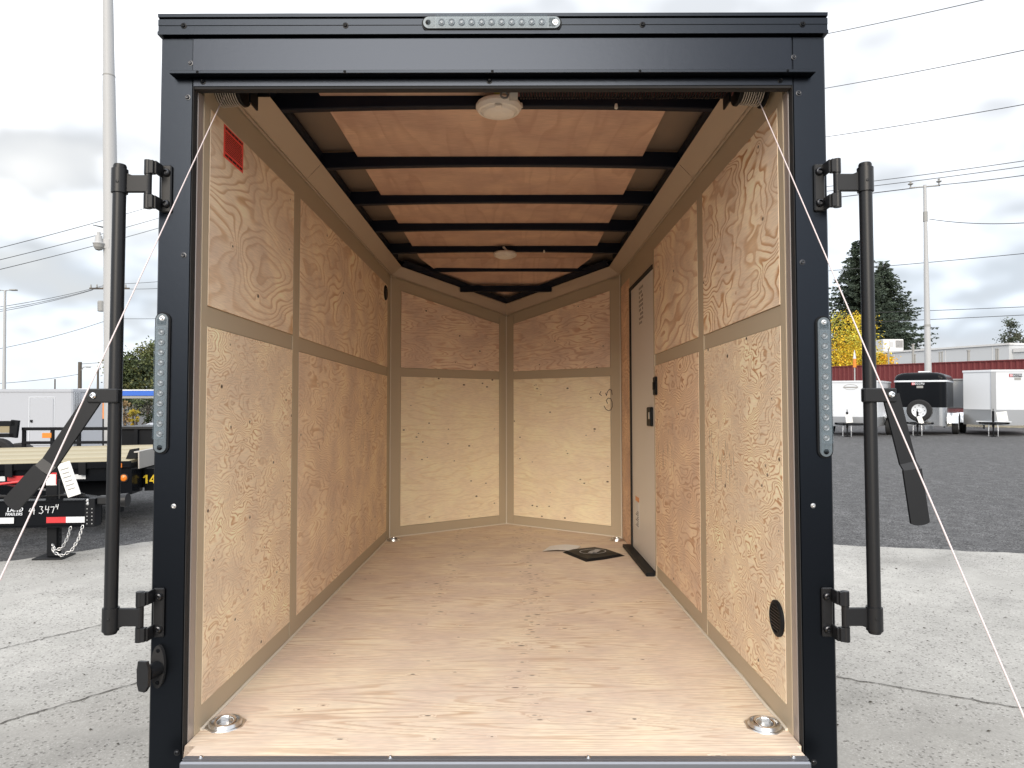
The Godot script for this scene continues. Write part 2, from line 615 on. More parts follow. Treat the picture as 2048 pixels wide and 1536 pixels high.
# ---------------------------------------------------------------- ground
func setting() -> void:
	var xs: Array = [-600.0, -250.0, -120.0, -70.0, -45.0, -32.0, -24.0, -19.0, -15.0]
	for k in 37:
		xs.append(-12.0 + k)
	xs += [26.0, 34.0, 45.0, 70.0, 120.0, 250.0, 600.0]
	var zs: Array = [-900.0, -400.0, -200.0, -110.0, -80.0, -68.5, -55.0, -44.0, -35.0, -30.0, -27.0]
	for k in 25:
		zs.append(-25.0 + k)
	zs += [2.0, 4.0, 9.0, 20.0, 60.0, 250.0]
	var g := Geo.new()
	var tn := noise(77, 0.13, 5)
	for i in xs.size() - 1:
		for j in zs.size() - 1:
			var p := []
			var t := []
			for k in [[0, 0], [1, 0], [1, 1], [0, 1]]:
				var x: float = xs[i + k[0]]
				var z: float = zs[j + k[1]]
				p.append(Vector3(x, ground_at(x, z), z))
				t.append(Vector2(x, z))
			for q in [0, 1, 2, 0, 2, 3]:
				var f: float = 1.08 + 0.34 * tn.get_noise_2d(p[q].x * 0.5, p[q].z)
				g.v.append(p[q])
				g.n.append(Vector3.UP)
				g.u.append(t[q])
				g.c.append(Color(f, f, f))
	struct(g, "asphalt_ground", M.asphalt)
	# the concrete apron, a few millimetres proud of the asphalt, in poured slabs
	var edge := PackedVector2Array([Vector2(-12, 3.6), Vector2(-9.0, 0.55), Vector2(-6.6, -1.75), Vector2(-4.316, -4.07), Vector2(-3.456, -4.918), Vector2(-2.2, -5.5), Vector2(0.4, -5.5), Vector2(3.09, -4.735), Vector2(4.6, -4.357), Vector2(9.0, -3.3), Vector2(14, -1.9), Vector2(14, 1.7), Vector2(-6, 1.7), Vector2(-10.5, 3.6)])
	var ragged := PackedVector2Array()
	var en := noise(63, 1.4, 4)
	for k in edge.size():
		var a: Vector2 = edge[k]
		var b: Vector2 = edge[(k + 1) % edge.size()]
		var parts := 30 if k < 11 else 1
		for q in parts:
			var f: Vector2 = a.lerp(b, q * 1.0 / parts)
			ragged.append(f + (b - a).orthogonal().normalized() * 0.05 * en.get_noise_2d(f.x * 2.0, f.y * 2.0) if parts > 1 else f)
	edge = ragged
	g = Geo.new()
	var step := 0.22
	var cn := noise(91, 0.35, 4)
	var fn := noise(92, 1.6, 3)
	var ix := int(26.0 / step)
	var iz := int(14.8 / step)
	for i in ix:
		for j in iz:
			var x := -12.0 + i * step
			var z := -5.8 + j * step
			var quad := PackedVector2Array([Vector2(x, z), Vector2(x + step, z), Vector2(x + step, z + step), Vector2(x, z + step)])
			for poly in Geometry2D.intersect_polygons(quad, edge):
				var idx := Geometry2D.triangulate_polygon(poly)
				for k in range(0, idx.size(), 3):
					for q in 3:
						var a: Vector2 = poly[idx[k + q]]
						var s: float = 0.83 + 0.13 * cn.get_noise_2d(a.x, a.y) + 0.10 * fn.get_noise_2d(a.x, a.y) - 0.16 * smoothstep(0.22, 0.5, fn.get_noise_2d(a.x * 0.55 + 40.0, a.y * 0.55))
						# the nearest slab is more worn, its stones showing
						var worn := smoothstep(-0.06, 0.06, (a.y + 1.6) * 0.8 - 0.55 * (a.x + 1.77) * -1.0) if a.x < 0 else smoothstep(-0.06, 0.06, (a.y + 1.63) - 0.515 * (a.x - 1.676))
						g.c.append(Color(s, s * 0.995, s * 0.985).lerp(Color(s * 0.92, s * 0.91, s * 0.895), worn))
						g.v.append(Vector3(a.x, 0.004, a.y))
						g.n.append(Vector3.UP)
						g.u.append(a)
	struct(g, "concrete_apron", M.concrete)
	# open joints between the slabs
	for line in [[Vector2(-5.6, 2.55), Vector2(-2.16, -1.142), Vector2(-1.775, -1.598), Vector2(-0.9, -2.6)], [Vector2(-5.6, 0.8), Vector2(-2.813, -2.028), Vector2(-2.474, -2.451), Vector2(-1.2, -3.9)], [Vector2(0.7, -2.14), Vector2(1.676, -1.631), Vector2(2.352, -1.282), Vector2(5.4, 0.3)]]:
		g = Geo.new()
		var pts := []
		for k in line.size() - 1:
			for s in 24:
				var q: Vector2 = line[k].lerp(line[k + 1], s / 24.0)
				pts.append(q + Vector2(rng.randfn(), rng.randfn()) * 0.0045)
		for k in pts.size() - 1:
			var a: Vector2 = pts[k]
			var b: Vector2 = pts[k + 1]
			var sd := (b - a).orthogonal().normalized() * rng.randf_range(0.002, 0.0055)
			g.face([Vector3(a.x - sd.x, 0.008, a.y - sd.y), Vector3(b.x - sd.x, 0.008, b.y - sd.y), Vector3(b.x + sd.x, 0.008, b.y + sd.y), Vector3(a.x + sd.x, 0.008, a.y + sd.y)], Vector3.UP)
		struct(g, "slab_joint", M.joint)
	# scattered bits of leaf, bark and stone
	g = Geo.new()
	for k in 900:
		var x := rng.randf_range(-7.0, 7.0)
		var z := rng.randf_range(-5.0, 1.2)
		var rr := rng.randf_range(0.003, 0.011) * (1.5 if rng.randf() < 0.08 else 1.0)
		var a := rng.randf() * TAU
		g.xf = Transform3D(Basis(Vector3.UP, a).scaled(Vector3(1.0, 0.35, 0.6)), Vector3(x, 0.008, z))
		var pr := []
		for q in 5:
			pr.append(Vector3(cos(q * TAU / 5) * rr, 0, sin(q * TAU / 5) * rr) * rng.randf_range(0.6, 1.2))
		for q in 5:
			g.face([pr[q], pr[(q + 1) % 5], Vector3(0, rr, 0)], Vector3.UP + pr[q])
	var deb := part(g, "debris", mat("debris", lin(0.06, 0.055, 0.045), 0.9))
	deb.set_meta("kind", "stuff")
	tag(deb, "dark bits of leaf and grit scattered over the pale concrete", "debris")
	# a strip of gravel and dry grass behind the parked trailers
	g = Geo.new()
	g.face([Vector3(6.0, 0.006, -38.5), Vector3(27.0, 0.006, -23.8), Vector3(31.0, 0.006, -30.0), Vector3(10.0, 0.006, -46.0)], Vector3.UP)
	struct(g, "gravel_strip", M.gravel)


# ---------------------------------------------------------------- the open cargo trailer
func panel(poly: Array, ori: Transform3D, thick: float, size: Vector2, org: Vector2, m: Material, called := "plywood_panel") -> MeshInstance3D:
	# poly: outline in the wall's own plane, x along, y up; front faces +z
	var g := Geo.new()
	g.xf = ori
	var p := []
	var t := []
	for q in poly:
		p.append(Vector3(q.x, q.y, 0))
		t.append(Vector2((q.x - org.x) / size.x, 1.0 - (q.y - org.y) / size.y))
	g.face(p, Vector3(0, 0, 1), t)
	for k in p.size():
		var a: Vector3 = p[k]
		var b: Vector3 = p[(k + 1) % p.size()]
		var mid := Vector3.ZERO
		for q in p:
			mid += q / p.size()
		g.face([a, b, b - Vector3(0, 0, thick), a - Vector3(0, 0, thick)], (a + b) / 2.0 - mid, [t[k], t[k], t[k], t[k]])
	return part(g, called, m, trailer)


func rect(x0: float, y0: float, x1: float, y1: float) -> Array:
	return [Vector2(x0, y0), Vector2(x1, y0), Vector2(x1, y1), Vector2(x0, y1)]


var screw_mesh: ArrayMesh
func screw(p: Vector3, nrm: Vector3, m: Material, parent: Node, r := 0.006, called := "screw") -> void:
	if screw_mesh == null:
		var g := Geo.new()
		g.lathe([Vector2(1.35, 0.0), Vector2(1.35, 0.18), Vector2(0.95, 0.22), Vector2(0.9, 0.55), Vector2(0.62, 0.75), Vector2(0.4, 0.72), Vector2(0.38, 0.4), Vector2(0, 0.4)], 10)
		screw_mesh = g.mesh()
	var o := part(screw_mesh, called, m, parent)
	var y := nrm.normalized()
	var x := y.cross(Vector3(0.3, 0.5, 0.8)).normalized()
	o.transform = Transform3D(Basis(x, y, x.cross(y)) * Basis().scaled(Vector3.ONE * r), p)


func wall_vent(o: Vector3, nrm: Vector3) -> void:
	var g := Geo.new()
	var y := nrm
	var b := Basis(Vector3.UP.cross(y).normalized(), y, Vector3.UP.cross(y).normalized().cross(y))
	g.xf = Transform3D(b, o)
	g.lathe([Vector2(0.051, 0), Vector2(0.051, 0.006), Vector2(0.045, 0.009), Vector2(0.04, 0.009), Vector2(0.038, 0.003), Vector2(0, 0.003)], 28)
	var v := part(g, "wall_vent", M.black, trailer)
	for k in 8:
		var hh := -0.031 + k * 0.0088
		var w := sqrt(0.038 * 0.038 - hh * hh) * 2.0
		var s := Geo.new()
		s.xf = Transform3D(b, o)
		s.box(Vector3(0, 0.006, hh), Vector3(w, 0.004, 0.0035))
		part(s, "slat", M.powder, v)


func marker_bar(o: Vector3, along: Vector3, label: String) -> void:
	var b := Basis(along, Vector3.BACK.cross(along), Vector3.BACK)
	var pill := PackedVector2Array()
	var body := PackedVector2Array()
	for k in 24:
		var a := TAU * k / 24 + TAU / 48
		var c := Vector2(0.171 if cos(a) > 0 else -0.171, 0)
		pill.append(c + Vector2(cos(a), sin(a)) * 0.021)
		body.append(c + Vector2(cos(a), sin(a)) * 0.0165)
	var g := Geo.new()
	g.xf = Transform3D(b, o)
	g.prism(pill, 0.0, 0.004, true)
	var root := part(g, "marker_light", M.black, trailer, label)
	g = Geo.new()
	g.xf = Transform3D(b, o)
	g.prism(body, 0.0041, 0.009, true)
	part(g, "reflector", M.reflector, root)
	g = Geo.new()
	g.xf = Transform3D(b, o)
	g.box(Vector3(0, 0, 0.0165), Vector3(0.305, 0.031, 0.012), 0.003)
	for s in [-1, 1]:
		g.box(Vector3(s * 0.165, 0, 0.012), Vector3(0.02, 0.028, 0.006), 0.002)
	part(g, "lens", M.lens, root)
	for k in 11:
		var x := -0.137 + k * 0.0274
		g = Geo.new()
		g.xf = Transform3D(b * Basis(Vector3.RIGHT, PI / 2), o + b * Vector3(x, 0, 0.0092))
		g.lathe([Vector2(0.0095, 0), Vector2(0.0085, 0.003), Vector2(0.0055, 0.0012), Vector2(0.0035, 0.0028), Vector2(0.0, 0.0034)], 14)
		part(g, "diode", M.diode, root)
	for s in [-1, 1]:
		screw(o + b * Vector3(s * 0.174, 0, 0.009), Vector3.BACK, M.zinc if s > 0 else M.black_gloss, root, 0.0055)


func cargo_trailer(tilt: Basis) -> void:
	trailer = thing("cargo_trailer", "open black cargo trailer lined with plywood, seen from its rear ramp opening", "cargo trailer")
	trailer.transform = Transform3D(tilt, EYE - tilt * EYE)
	var g: Geo
	# ---- rear frame
	for s in [-1.0, 1.0]:
		g = Geo.new()
		g.ab(Vector3(s * 0.8235, 0.36, -0.02), Vector3(s * 0.915, 2.4515, 0.0), 0.004)
		g.ab(Vector3(s * 0.836, 0.36, -0.09), Vector3(s * 0.914, 2.45, -0.0205))
		var post := part(g, "rear_post", M.paint, trailer, "left corner post of the rear frame" if s < 0 else "right corner post of the rear frame")
		for p in ([[-0.839, 2.283], [-0.843, 1.845], [-0.838, 0.515]] if s < 0 else [[0.841, 2.291], [0.843, 1.823], [0.85, 0.49]]):
			screw(Vector3(p[0], p[1], 0.0), Vector3.BACK, M.bolt_black, post)
		screw(Vector3(s * (0.858 if s < 0 else 0.86), 1.165, 0.0), Vector3.BACK, M.zinc, post, 0.005)
		# black edge strip, then the bare jamb
		g = Geo.new()
		g.ab(Vector3(s * 0.8215, FLOOR - 0.03, -0.022), Vector3(s * 0.8233, 2.312, 0.003))
		part(g, "edge_gasket", M.rubber, trailer)
		g = Geo.new()
		g.ab(Vector3(s * 0.8195, FLOOR - 0.03, -0.056), Vector3(s * 0.8355, 2.312, -0.0225), 0.001)
		part(g, "door_jamb", M.jamb, trailer)
		g = Geo.new()
		g.ab(Vector3(s * 0.8175, FLOOR - 0.03, -0.094), Vector3(s * 0.8355, 2.384, -0.0565))
		part(g, "jamb_trim", M.trim, trailer)
	g = Geo.new()
	g.xf = Transform3D(Basis(Vector3.FORWARD, Vector3.UP, Vector3.RIGHT), Vector3.ZERO)   # local x is -z, local z is x
	g.prism(PackedVector2Array([Vector2(0.03, 2.4525), Vector2(-0.014, 2.4525), Vector2(-0.014, 2.4615), Vector2(-0.009, 2.4635), Vector2(-0.009, 2.4785), Vector2(-0.0105, 2.4800), Vector2(-0.0105, 2.4965), Vector2(-0.005, 2.4985), Vector2(-0.005, 2.5010), Vector2(-0.012, 2.5025), Vector2(-0.013, 2.511), Vector2(0.03, 2.513)]), -0.919, 0.919)
	var cap := part(g, "roof_rail", M.paint, trailer)
	for x in [-0.849, -0.404, 0.412, 0.851]:
		screw(Vector3(x, 2.479, 0.0095), Vector3.BACK, M.black_gloss, cap)
	g = Geo.new()
	g.ab(Vector3(-0.836, 2.3135, -0.03), Vector3(0.836, 2.4515, -0.002))
	part(g, "header_beam", M.paint, trailer)
	g = Geo.new()
	g.ab(Vector3(-0.826, 2.352, -0.001), Vector3(0.822, 2.4465, 0.003), 0.0012)
	var hp := part(g, "header_panel", M.paint_smooth, trailer)
	screw(Vector3(-0.833, 2.379, 0.0), Vector3.BACK, M.bolt_black, hp, 0.0055)
	screw(Vector3(0.829, 2.392, 0.0), Vector3.BACK, M.bolt_black, hp, 0.0055)
	g = Geo.new()
	g.xf = Transform3D(Basis(Vector3.FORWARD, Vector3.UP, Vector3.RIGHT), Vector3.ZERO)
	g.prism(PackedVector2Array([Vector2(0.001, 2.345), Vector2(-0.028, 2.345), Vector2(-0.030, 2.3435), Vector2(-0.030, 2.3368), Vector2(-0.028, 2.3355), Vector2(-0.002, 2.337), Vector2(0.001, 2.337)]), -0.876, 0.876)
	var ledge := part(g, "drip_ledge", M.paint, trailer)
	for x in [-0.8, -0.4, 0.0, 0.4, 0.8]:
		screw(Vector3(x, 2.340, 0.030), Vector3(0, 0.1, 1), M.black_gloss, ledge, 0.003)
	g = Geo.new()
	g.ab(Vector3(-0.8233, 2.313, -0.001), Vector3(0.8233, 2.336, 0.002), 0.0008)
	var lip := part(g, "lower_header", M.paint_smooth, trailer)
	for x in [-0.797, -0.009, 0.79]:
		screw(Vector3(x, 2.326, 0.002), Vector3.BACK, M.black_gloss, lip)
	g = Geo.new()
	g.ab(Vector3(-0.8214, 2.3065, -0.025), Vector3(0.8214, 2.3128, 0.0))
	part(g, "header_gasket", M.rubber, trailer)
	marker_bar(Vector3(-0.002, 2.482, 0.0095), Vector3.RIGHT, "clear light bar in the middle of the roof rail")
	marker_bar(Vector3(-0.894, 1.497, 0.001), Vector3.UP, "clear light bar on the left post")
	marker_bar(Vector3(0.894, 1.484, 0.001), Vector3.UP, "clear light bar on the right post")
	lock_bar(-1.0)
	lock_bar(1.0)
	hold_back()
	shell()
	lining()
	roof_inside()
	fittings()
	ramp()


func bolt_on(p: Vector3, parent: Node, m: Material, r := 0.012) -> void:
	screw(p, Vector3.BACK, m, parent, r, "bolt")


func lock_bar(s: float) -> void:
	var tx := s * 0.993
	var g := Geo.new()
	g.tube([Vector3(tx, 0.842, 0.05), Vector3(tx, 0.846, 0.05), Vector3(tx, 2.074, 0.05), Vector3(tx, 2.078, 0.05)], [0.0145, 0.0165, 0.0165, 0.0145], 18)
	var bar := part(g, "lock_bar", M.powder, trailer, "lock bar swung out to the left of the opening" if s < 0 else "lock bar swung out to the right of the opening")
	for top in [true, false]:
		var yc := 2.027 if top else 0.884
		g = Geo.new()
		var hi := yc + (0.038 if top else 0.026)
		var lo := yc - (0.026 if top else 0.034)
		g.cyl(Vector3(tx, lo, 0.05), Vector3(tx, hi, 0.05), 0.0205, 0.0205, 18)
		g.ab(Vector3(s * 0.917, yc - 0.023, 0.040), Vector3(s * 0.985, yc + 0.023, 0.0525), 0.002)
		for d in [-1.0, 1.0]:
			if (d > 0) == top:
				g.xf = Transform3D(Basis(), Vector3(s * 0.974, yc + d * 0.0225, 0.0405))
				g.prism(PackedVector2Array([Vector2(-s * 0.002, -d * 0.003), Vector2(-s * 0.002, d * 0.015), Vector2(s * 0.02, d * 0.015), Vector2(s * 0.02, -d * 0.003)]) if false else PackedVector2Array([Vector2(s * 0.028, -0.001 * d), Vector2(-s * 0.016, -0.001 * d), Vector2(s * 0.001, d * 0.006), Vector2(s * 0.009, d * 0.015)]), 0.0, 0.012)
				g.xf = Transform3D()
		# the middle knuckle of the hinge
		g.cyl(Vector3(s * 0.921, yc - 0.026, 0.043), Vector3(s * 0.921, yc + 0.026, 0.043), 0.0095, 0.0095, 12)
		part(g, "hinge_arm", M.powder, bar)
		g = Geo.new()
		g.ab(Vector3(s * 0.876, yc - 0.065, 0.0008), Vector3(s * 0.905, yc + 0.065, 0.009), 0.003)
		g.ab(Vector3(s * 0.899, yc - 0.064, 0.0095), Vector3(s * 0.905, yc - 0.03, 0.045), 0.001)
		g.ab(Vector3(s * 0.899, yc + 0.03, 0.0095), Vector3(s * 0.905, yc + 0.064, 0.045), 0.001)
		for d in [-1.0, 1.0]:
			g.ab(Vector3(s * 0.9045, yc + d * 0.0285, 0.034), Vector3(s * 0.921, yc + d * 0.064, 0.0515), 0.001)
			g.cyl(Vector3(s * 0.921, yc + d * 0.0275, 0.043), Vector3(s * 0.921, yc + d * 0.065, 0.043), 0.0105, 0.0105, 12)
		var pl := part(g, "hinge_plate", M.powder, bar)
		for d in [-1.0, 1.0]:
			g = Geo.new()
			g.xf = Transform3D(Basis(Vector3.RIGHT, PI / 2), Vector3(s * 0.8885, yc + d * 0.043, 0.009))
			g.lathe([Vector2(0.011, 0), Vector2(0.011, 0.003), Vector2(0.009, 0.008), Vector2(0.006, 0.0095), Vector2(0.005, 0.004), Vector2(0, 0.004)], 14)
			part(g, "bolt", M.bolt_black, bar)
		g = Geo.new()
		g.xf = Transform3D(Basis(Vector3.RIGHT, PI / 2), Vector3(tx + s * -0.004, yc, 0.0695))
		g.lathe([Vector2(0.004, 0), Vector2(0.004, 0.0015), Vector2(0.0, 0.002)], 10)
		part(g, "pin", M.powder, bar)
	# the clamp and its handle
	g = Geo.new()
	if s < 0:
		g.ab(Vector3(-1.0545, 1.4425, 0.052), Vector3(-0.974, 1.4795, 0.074), 0.003)
	else:
		g.ab(Vector3(0.9675, 1.4415, 0.052), Vector3(1.0515, 1.4785, 0.074), 0.003)
	part(g, "clamp", M.powder, bar)
	g = Geo.new()
	g.xf = Transform3D(Basis(Vector3.RIGHT, PI / 2), Vector3(s * 1.037, 1.461, 0.074))
	g.lathe([Vector2(0.0085, 0), Vector2(0.0085, 0.003), Vector2(0.006, 0.006), Vector2(0.004, 0.0065), Vector2(0.0036, 0.003), Vector2(0, 0.003)], 14)
	part(g, "bolt", M.chrome, bar)
	var path := [Vector3(-1.035, 1.463, 0.064), Vector3(-1.15, 1.287, 0.066), Vector3(-1.163, 1.268, 0.078), Vector3(-1.236, 1.182, 0.082)] if s < 0 else [Vector3(1.040, 1.461, 0.064), Vector3(1.079, 1.285, 0.066), Vector3(1.083, 1.268, 0.078), Vector3(1.098, 1.134, 0.082)]
	g = Geo.new()
	var hw := 0.0215
	for k in 3:
		var a: Vector3 = path[k]
		var b: Vector3 = path[k + 1]
		var d := Vector2(b.x - a.x, b.y - a.y).normalized()
		var sd := Vector3(-d.y, d.x, 0) * hw
		if k == 2:
			sd *= 1.12
		var up := Vector3(0, 0, 0.0035)
		g.face([a - sd + up, a + sd + up, b + sd + up, b - sd + up], Vector3.BACK)
		g.face([a - sd - up, a + sd - up, b + sd - up, b - sd - up], Vector3.FORWARD)
		g.face([a - sd - up, b - sd - up, b - sd + up, a - sd + up], -sd)
		g.face([a + sd - up, b + sd - up, b + sd + up, a + sd + up], sd)
		if k == 2:
			var dd := (b - a).normalized()
			var arc := []
			for q in 9:
				var an := -PI / 2 + PI * q / 8.0
				arc.append(b + dd * cos(an) * 0.008 + sd * sin(an))
			var top := []
			var bot := []
			for q in arc:
				top.append(q + up)
				bot.append(q - up)
			g.face(top, Vector3.BACK)
			g.face(bot, Vector3.FORWARD)
			for q in 8:
				g.face([arc[q] - up, arc[q + 1] - up, arc[q + 1] + up, arc[q] + up], dd)
	part(g, "handle", M.powder, bar)


func hold_back() -> void:
	# latch that holds the door bar, low on the left post
	var g := Geo.new()
	var oval := PackedVector2Array()
	for k in 24:
		oval.append(Vector2(cos(TAU * k / 24) * 0.018, sin(TAU * k / 24) * 0.056))
	g.xf = Transform3D(Basis(), Vector3(-0.888, 0.743, 0.0008))
	g.prism(oval, 0, 0.012, true)
	var o := part(g, "hold_back_latch", M.rubber, trailer)
	g = Geo.new()
	g.cyl(Vector3(-0.888, 0.74, 0.012), Vector3(-0.897, 0.738, 0.045), 0.02, 0.018, 16)
	part(g, "housing", M.black, o)
	g = Geo.new()
	var pad := PackedVector2Array([Vector2(-0.016, 0.03), Vector2(0.012, 0.032), Vector2(0.02, 0.01), Vector2(0.019, -0.03), Vector2(0.008, -0.046), Vector2(-0.012, -0.046), Vector2(-0.018, -0.03), Vector2(-0.02, 0.005)])
	g.xf = Transform3D(Basis(Vector3.UP, -0.35), Vector3(-0.902, 0.741, 0.047))
	g.prism(pad, 0, 0.009)
	part(g, "paddle", M.powder, o)
	g = Geo.new()
	g.cyl(Vector3(-0.892, 0.728, 0.04), Vector3(-0.892, 0.755, 0.04), 0.0025, 0.0025, 8)
	part(g, "pin", M.zinc, o)
	for y in [0.786, 0.702]:
		screw(Vector3(-0.887, y, 0.0128), Vector3.BACK, M.black_gloss, o, 0.004)


func shell() -> void:
	# outer skin, floor frame, wheels: what a step to the side would show
	var g: Geo
	for s in [-1.0, 1.0]:
		g = Geo.new()
		g.ab(Vector3(s * 0.8985, 0.44, -LEN), Vector3(s * 0.9125, 2.549, -0.105))
		part(g, "side_skin", M.paint_smooth, trailer)
		g = Geo.new()
		var a := Vector3(s * 0.9125, 0, -LEN)
		var b := Vector3(0, 0, -TIP - 0.11)
		var nn := Vector3(s * 0.6, 0, -0.8).normalized() * 0.014
		for q in [[a, b, nn], [a, b, Vector3.ZERO]]:
			g.face([q[0] - q[2] + Vector3(0, 0.44, 0), q[1] - q[2] + Vector3(0, 0.44, 0), q[1] - q[2] + Vector3(0, 2.549, 0), q[0] - q[2] + Vector3(0, 2.549, 0)], nn if q[2] == Vector3.ZERO else -nn)
		part(g, "nose_skin", M.paint_smooth, trailer)
		# a wheel under a fender on either side
		g = Geo.new()
		g.xf = Transform3D(Basis(Vector3.FORWARD, PI / 2), Vector3(s * 1.0, 0.30, -1.75))
		g.lathe([Vector2(0.2, -0.095), Vector2(0.31, -0.095), Vector2(0.335, -0.075), Vector2(0.335, 0.075), Vector2(0.31, 0.095), Vector2(0.2, 0.095), Vector2(0.18, 0.0), Vector2(0.2, -0.095)], 28)
		var wh := part(g, "wheel", M.rubber, trailer)
		g = Geo.new()
		g.xf = Transform3D(Basis(Vector3.FORWARD, PI / 2), Vector3(s * 1.0, 0.30, -1.75))
		g.lathe([Vector2(0.0, -0.06), Vector2(0.195, -0.06), Vector2(0.2, -0.09), Vector2(0.2, 0.09), Vector2(0.195, 0.06), Vector2(0.0, 0.05)], 20)
		part(g, "rim", M.black_gloss, wh)
		g = Geo.new()
		var arc := PackedVector2Array()
		for k in 13:
			arc.append(Vector2(cos(PI * k / 12) * 0.42, sin(PI * k / 12) * 0.40))
		for k in 13:
			arc.append(Vector2(-cos(PI * k / 12) * 0.41, sin(PI * k / 12) * 0.39))
		g.xf = Transform3D(Basis(Vector3.FORWARD, Vector3.UP, Vector3.RIGHT * s), Vector3(s * 0.9135, 0.33, -1.75))
		g.prism(arc, 0.0, 0.24)
		part(g, "fender", M.black_gloss, trailer)
	g = Geo.new()
	var plan := PackedVector2Array([Vector2(-0.912, 0.13), Vector2(0.912, 0.13), Vector2(0.912, LEN), Vector2(0, TIP + 0.1), Vector2(-0.912, LEN)])
	g.xf = Transform3D(Basis(Vector3.RIGHT, Vector3.FORWARD, Vector3.UP), Vector3.ZERO)
	g.prism(plan, 2.550, 2.559)
	part(g, "outer_roof", M.paint_smooth, trailer)
	g = Geo.new()
	g.xf = Transform3D(Basis(Vector3.FORWARD, Vector3.UP, Vector3.RIGHT), Vector3.ZERO)
	g.prism(PackedVector2Array([Vector2(0.031, 2.455), Vector2(0.031, 2.5105), Vector2(0.129, 2.555), Vector2(0.129, 2.535), Vector2(0.06, 2.455)]), -0.918, 0.918)
	part(g, "roof_edge", M.paint_smooth, trailer)
	g = Geo.new()
	g.ab(Vector3(-0.75, 0.40, -LEN - 0.1), Vector3(-0.70, 0.498, -0.1))
	g.ab(Vector3(0.70, 0.40, -LEN - 0.1), Vector3(0.75, 0.498, -0.1))
	g.ab(Vector3(-0.83, 0.36, -0.088), Vector3(0.83, 0.495, -0.02))
	g.cyl(Vector3(-0.9, 0.30, -1.75), Vector3(0.9, 0.30, -1.75), 0.04, 0.04, 10)
	g.tube([Vector3(-0.7, 0.43, -3.0), Vector3(0, 0.43, -4.6)], 0.035, 8)
	g.tube([Vector3(0.7, 0.43, -3.0), Vector3(0, 0.43, -4.6)], 0.035, 8)
	part(g, "chassis", M.black, trailer)
	g = Geo.new()
	g.tube([Vector3(0, 0.015, -4.3), Vector3(0, 0.9, -4.3)], 0.03, 10)
	g.box(Vector3(0, 0.01, -4.3), Vector3(0.18, 0.02, 0.18))
	part(g, "jack", M.powder, trailer)


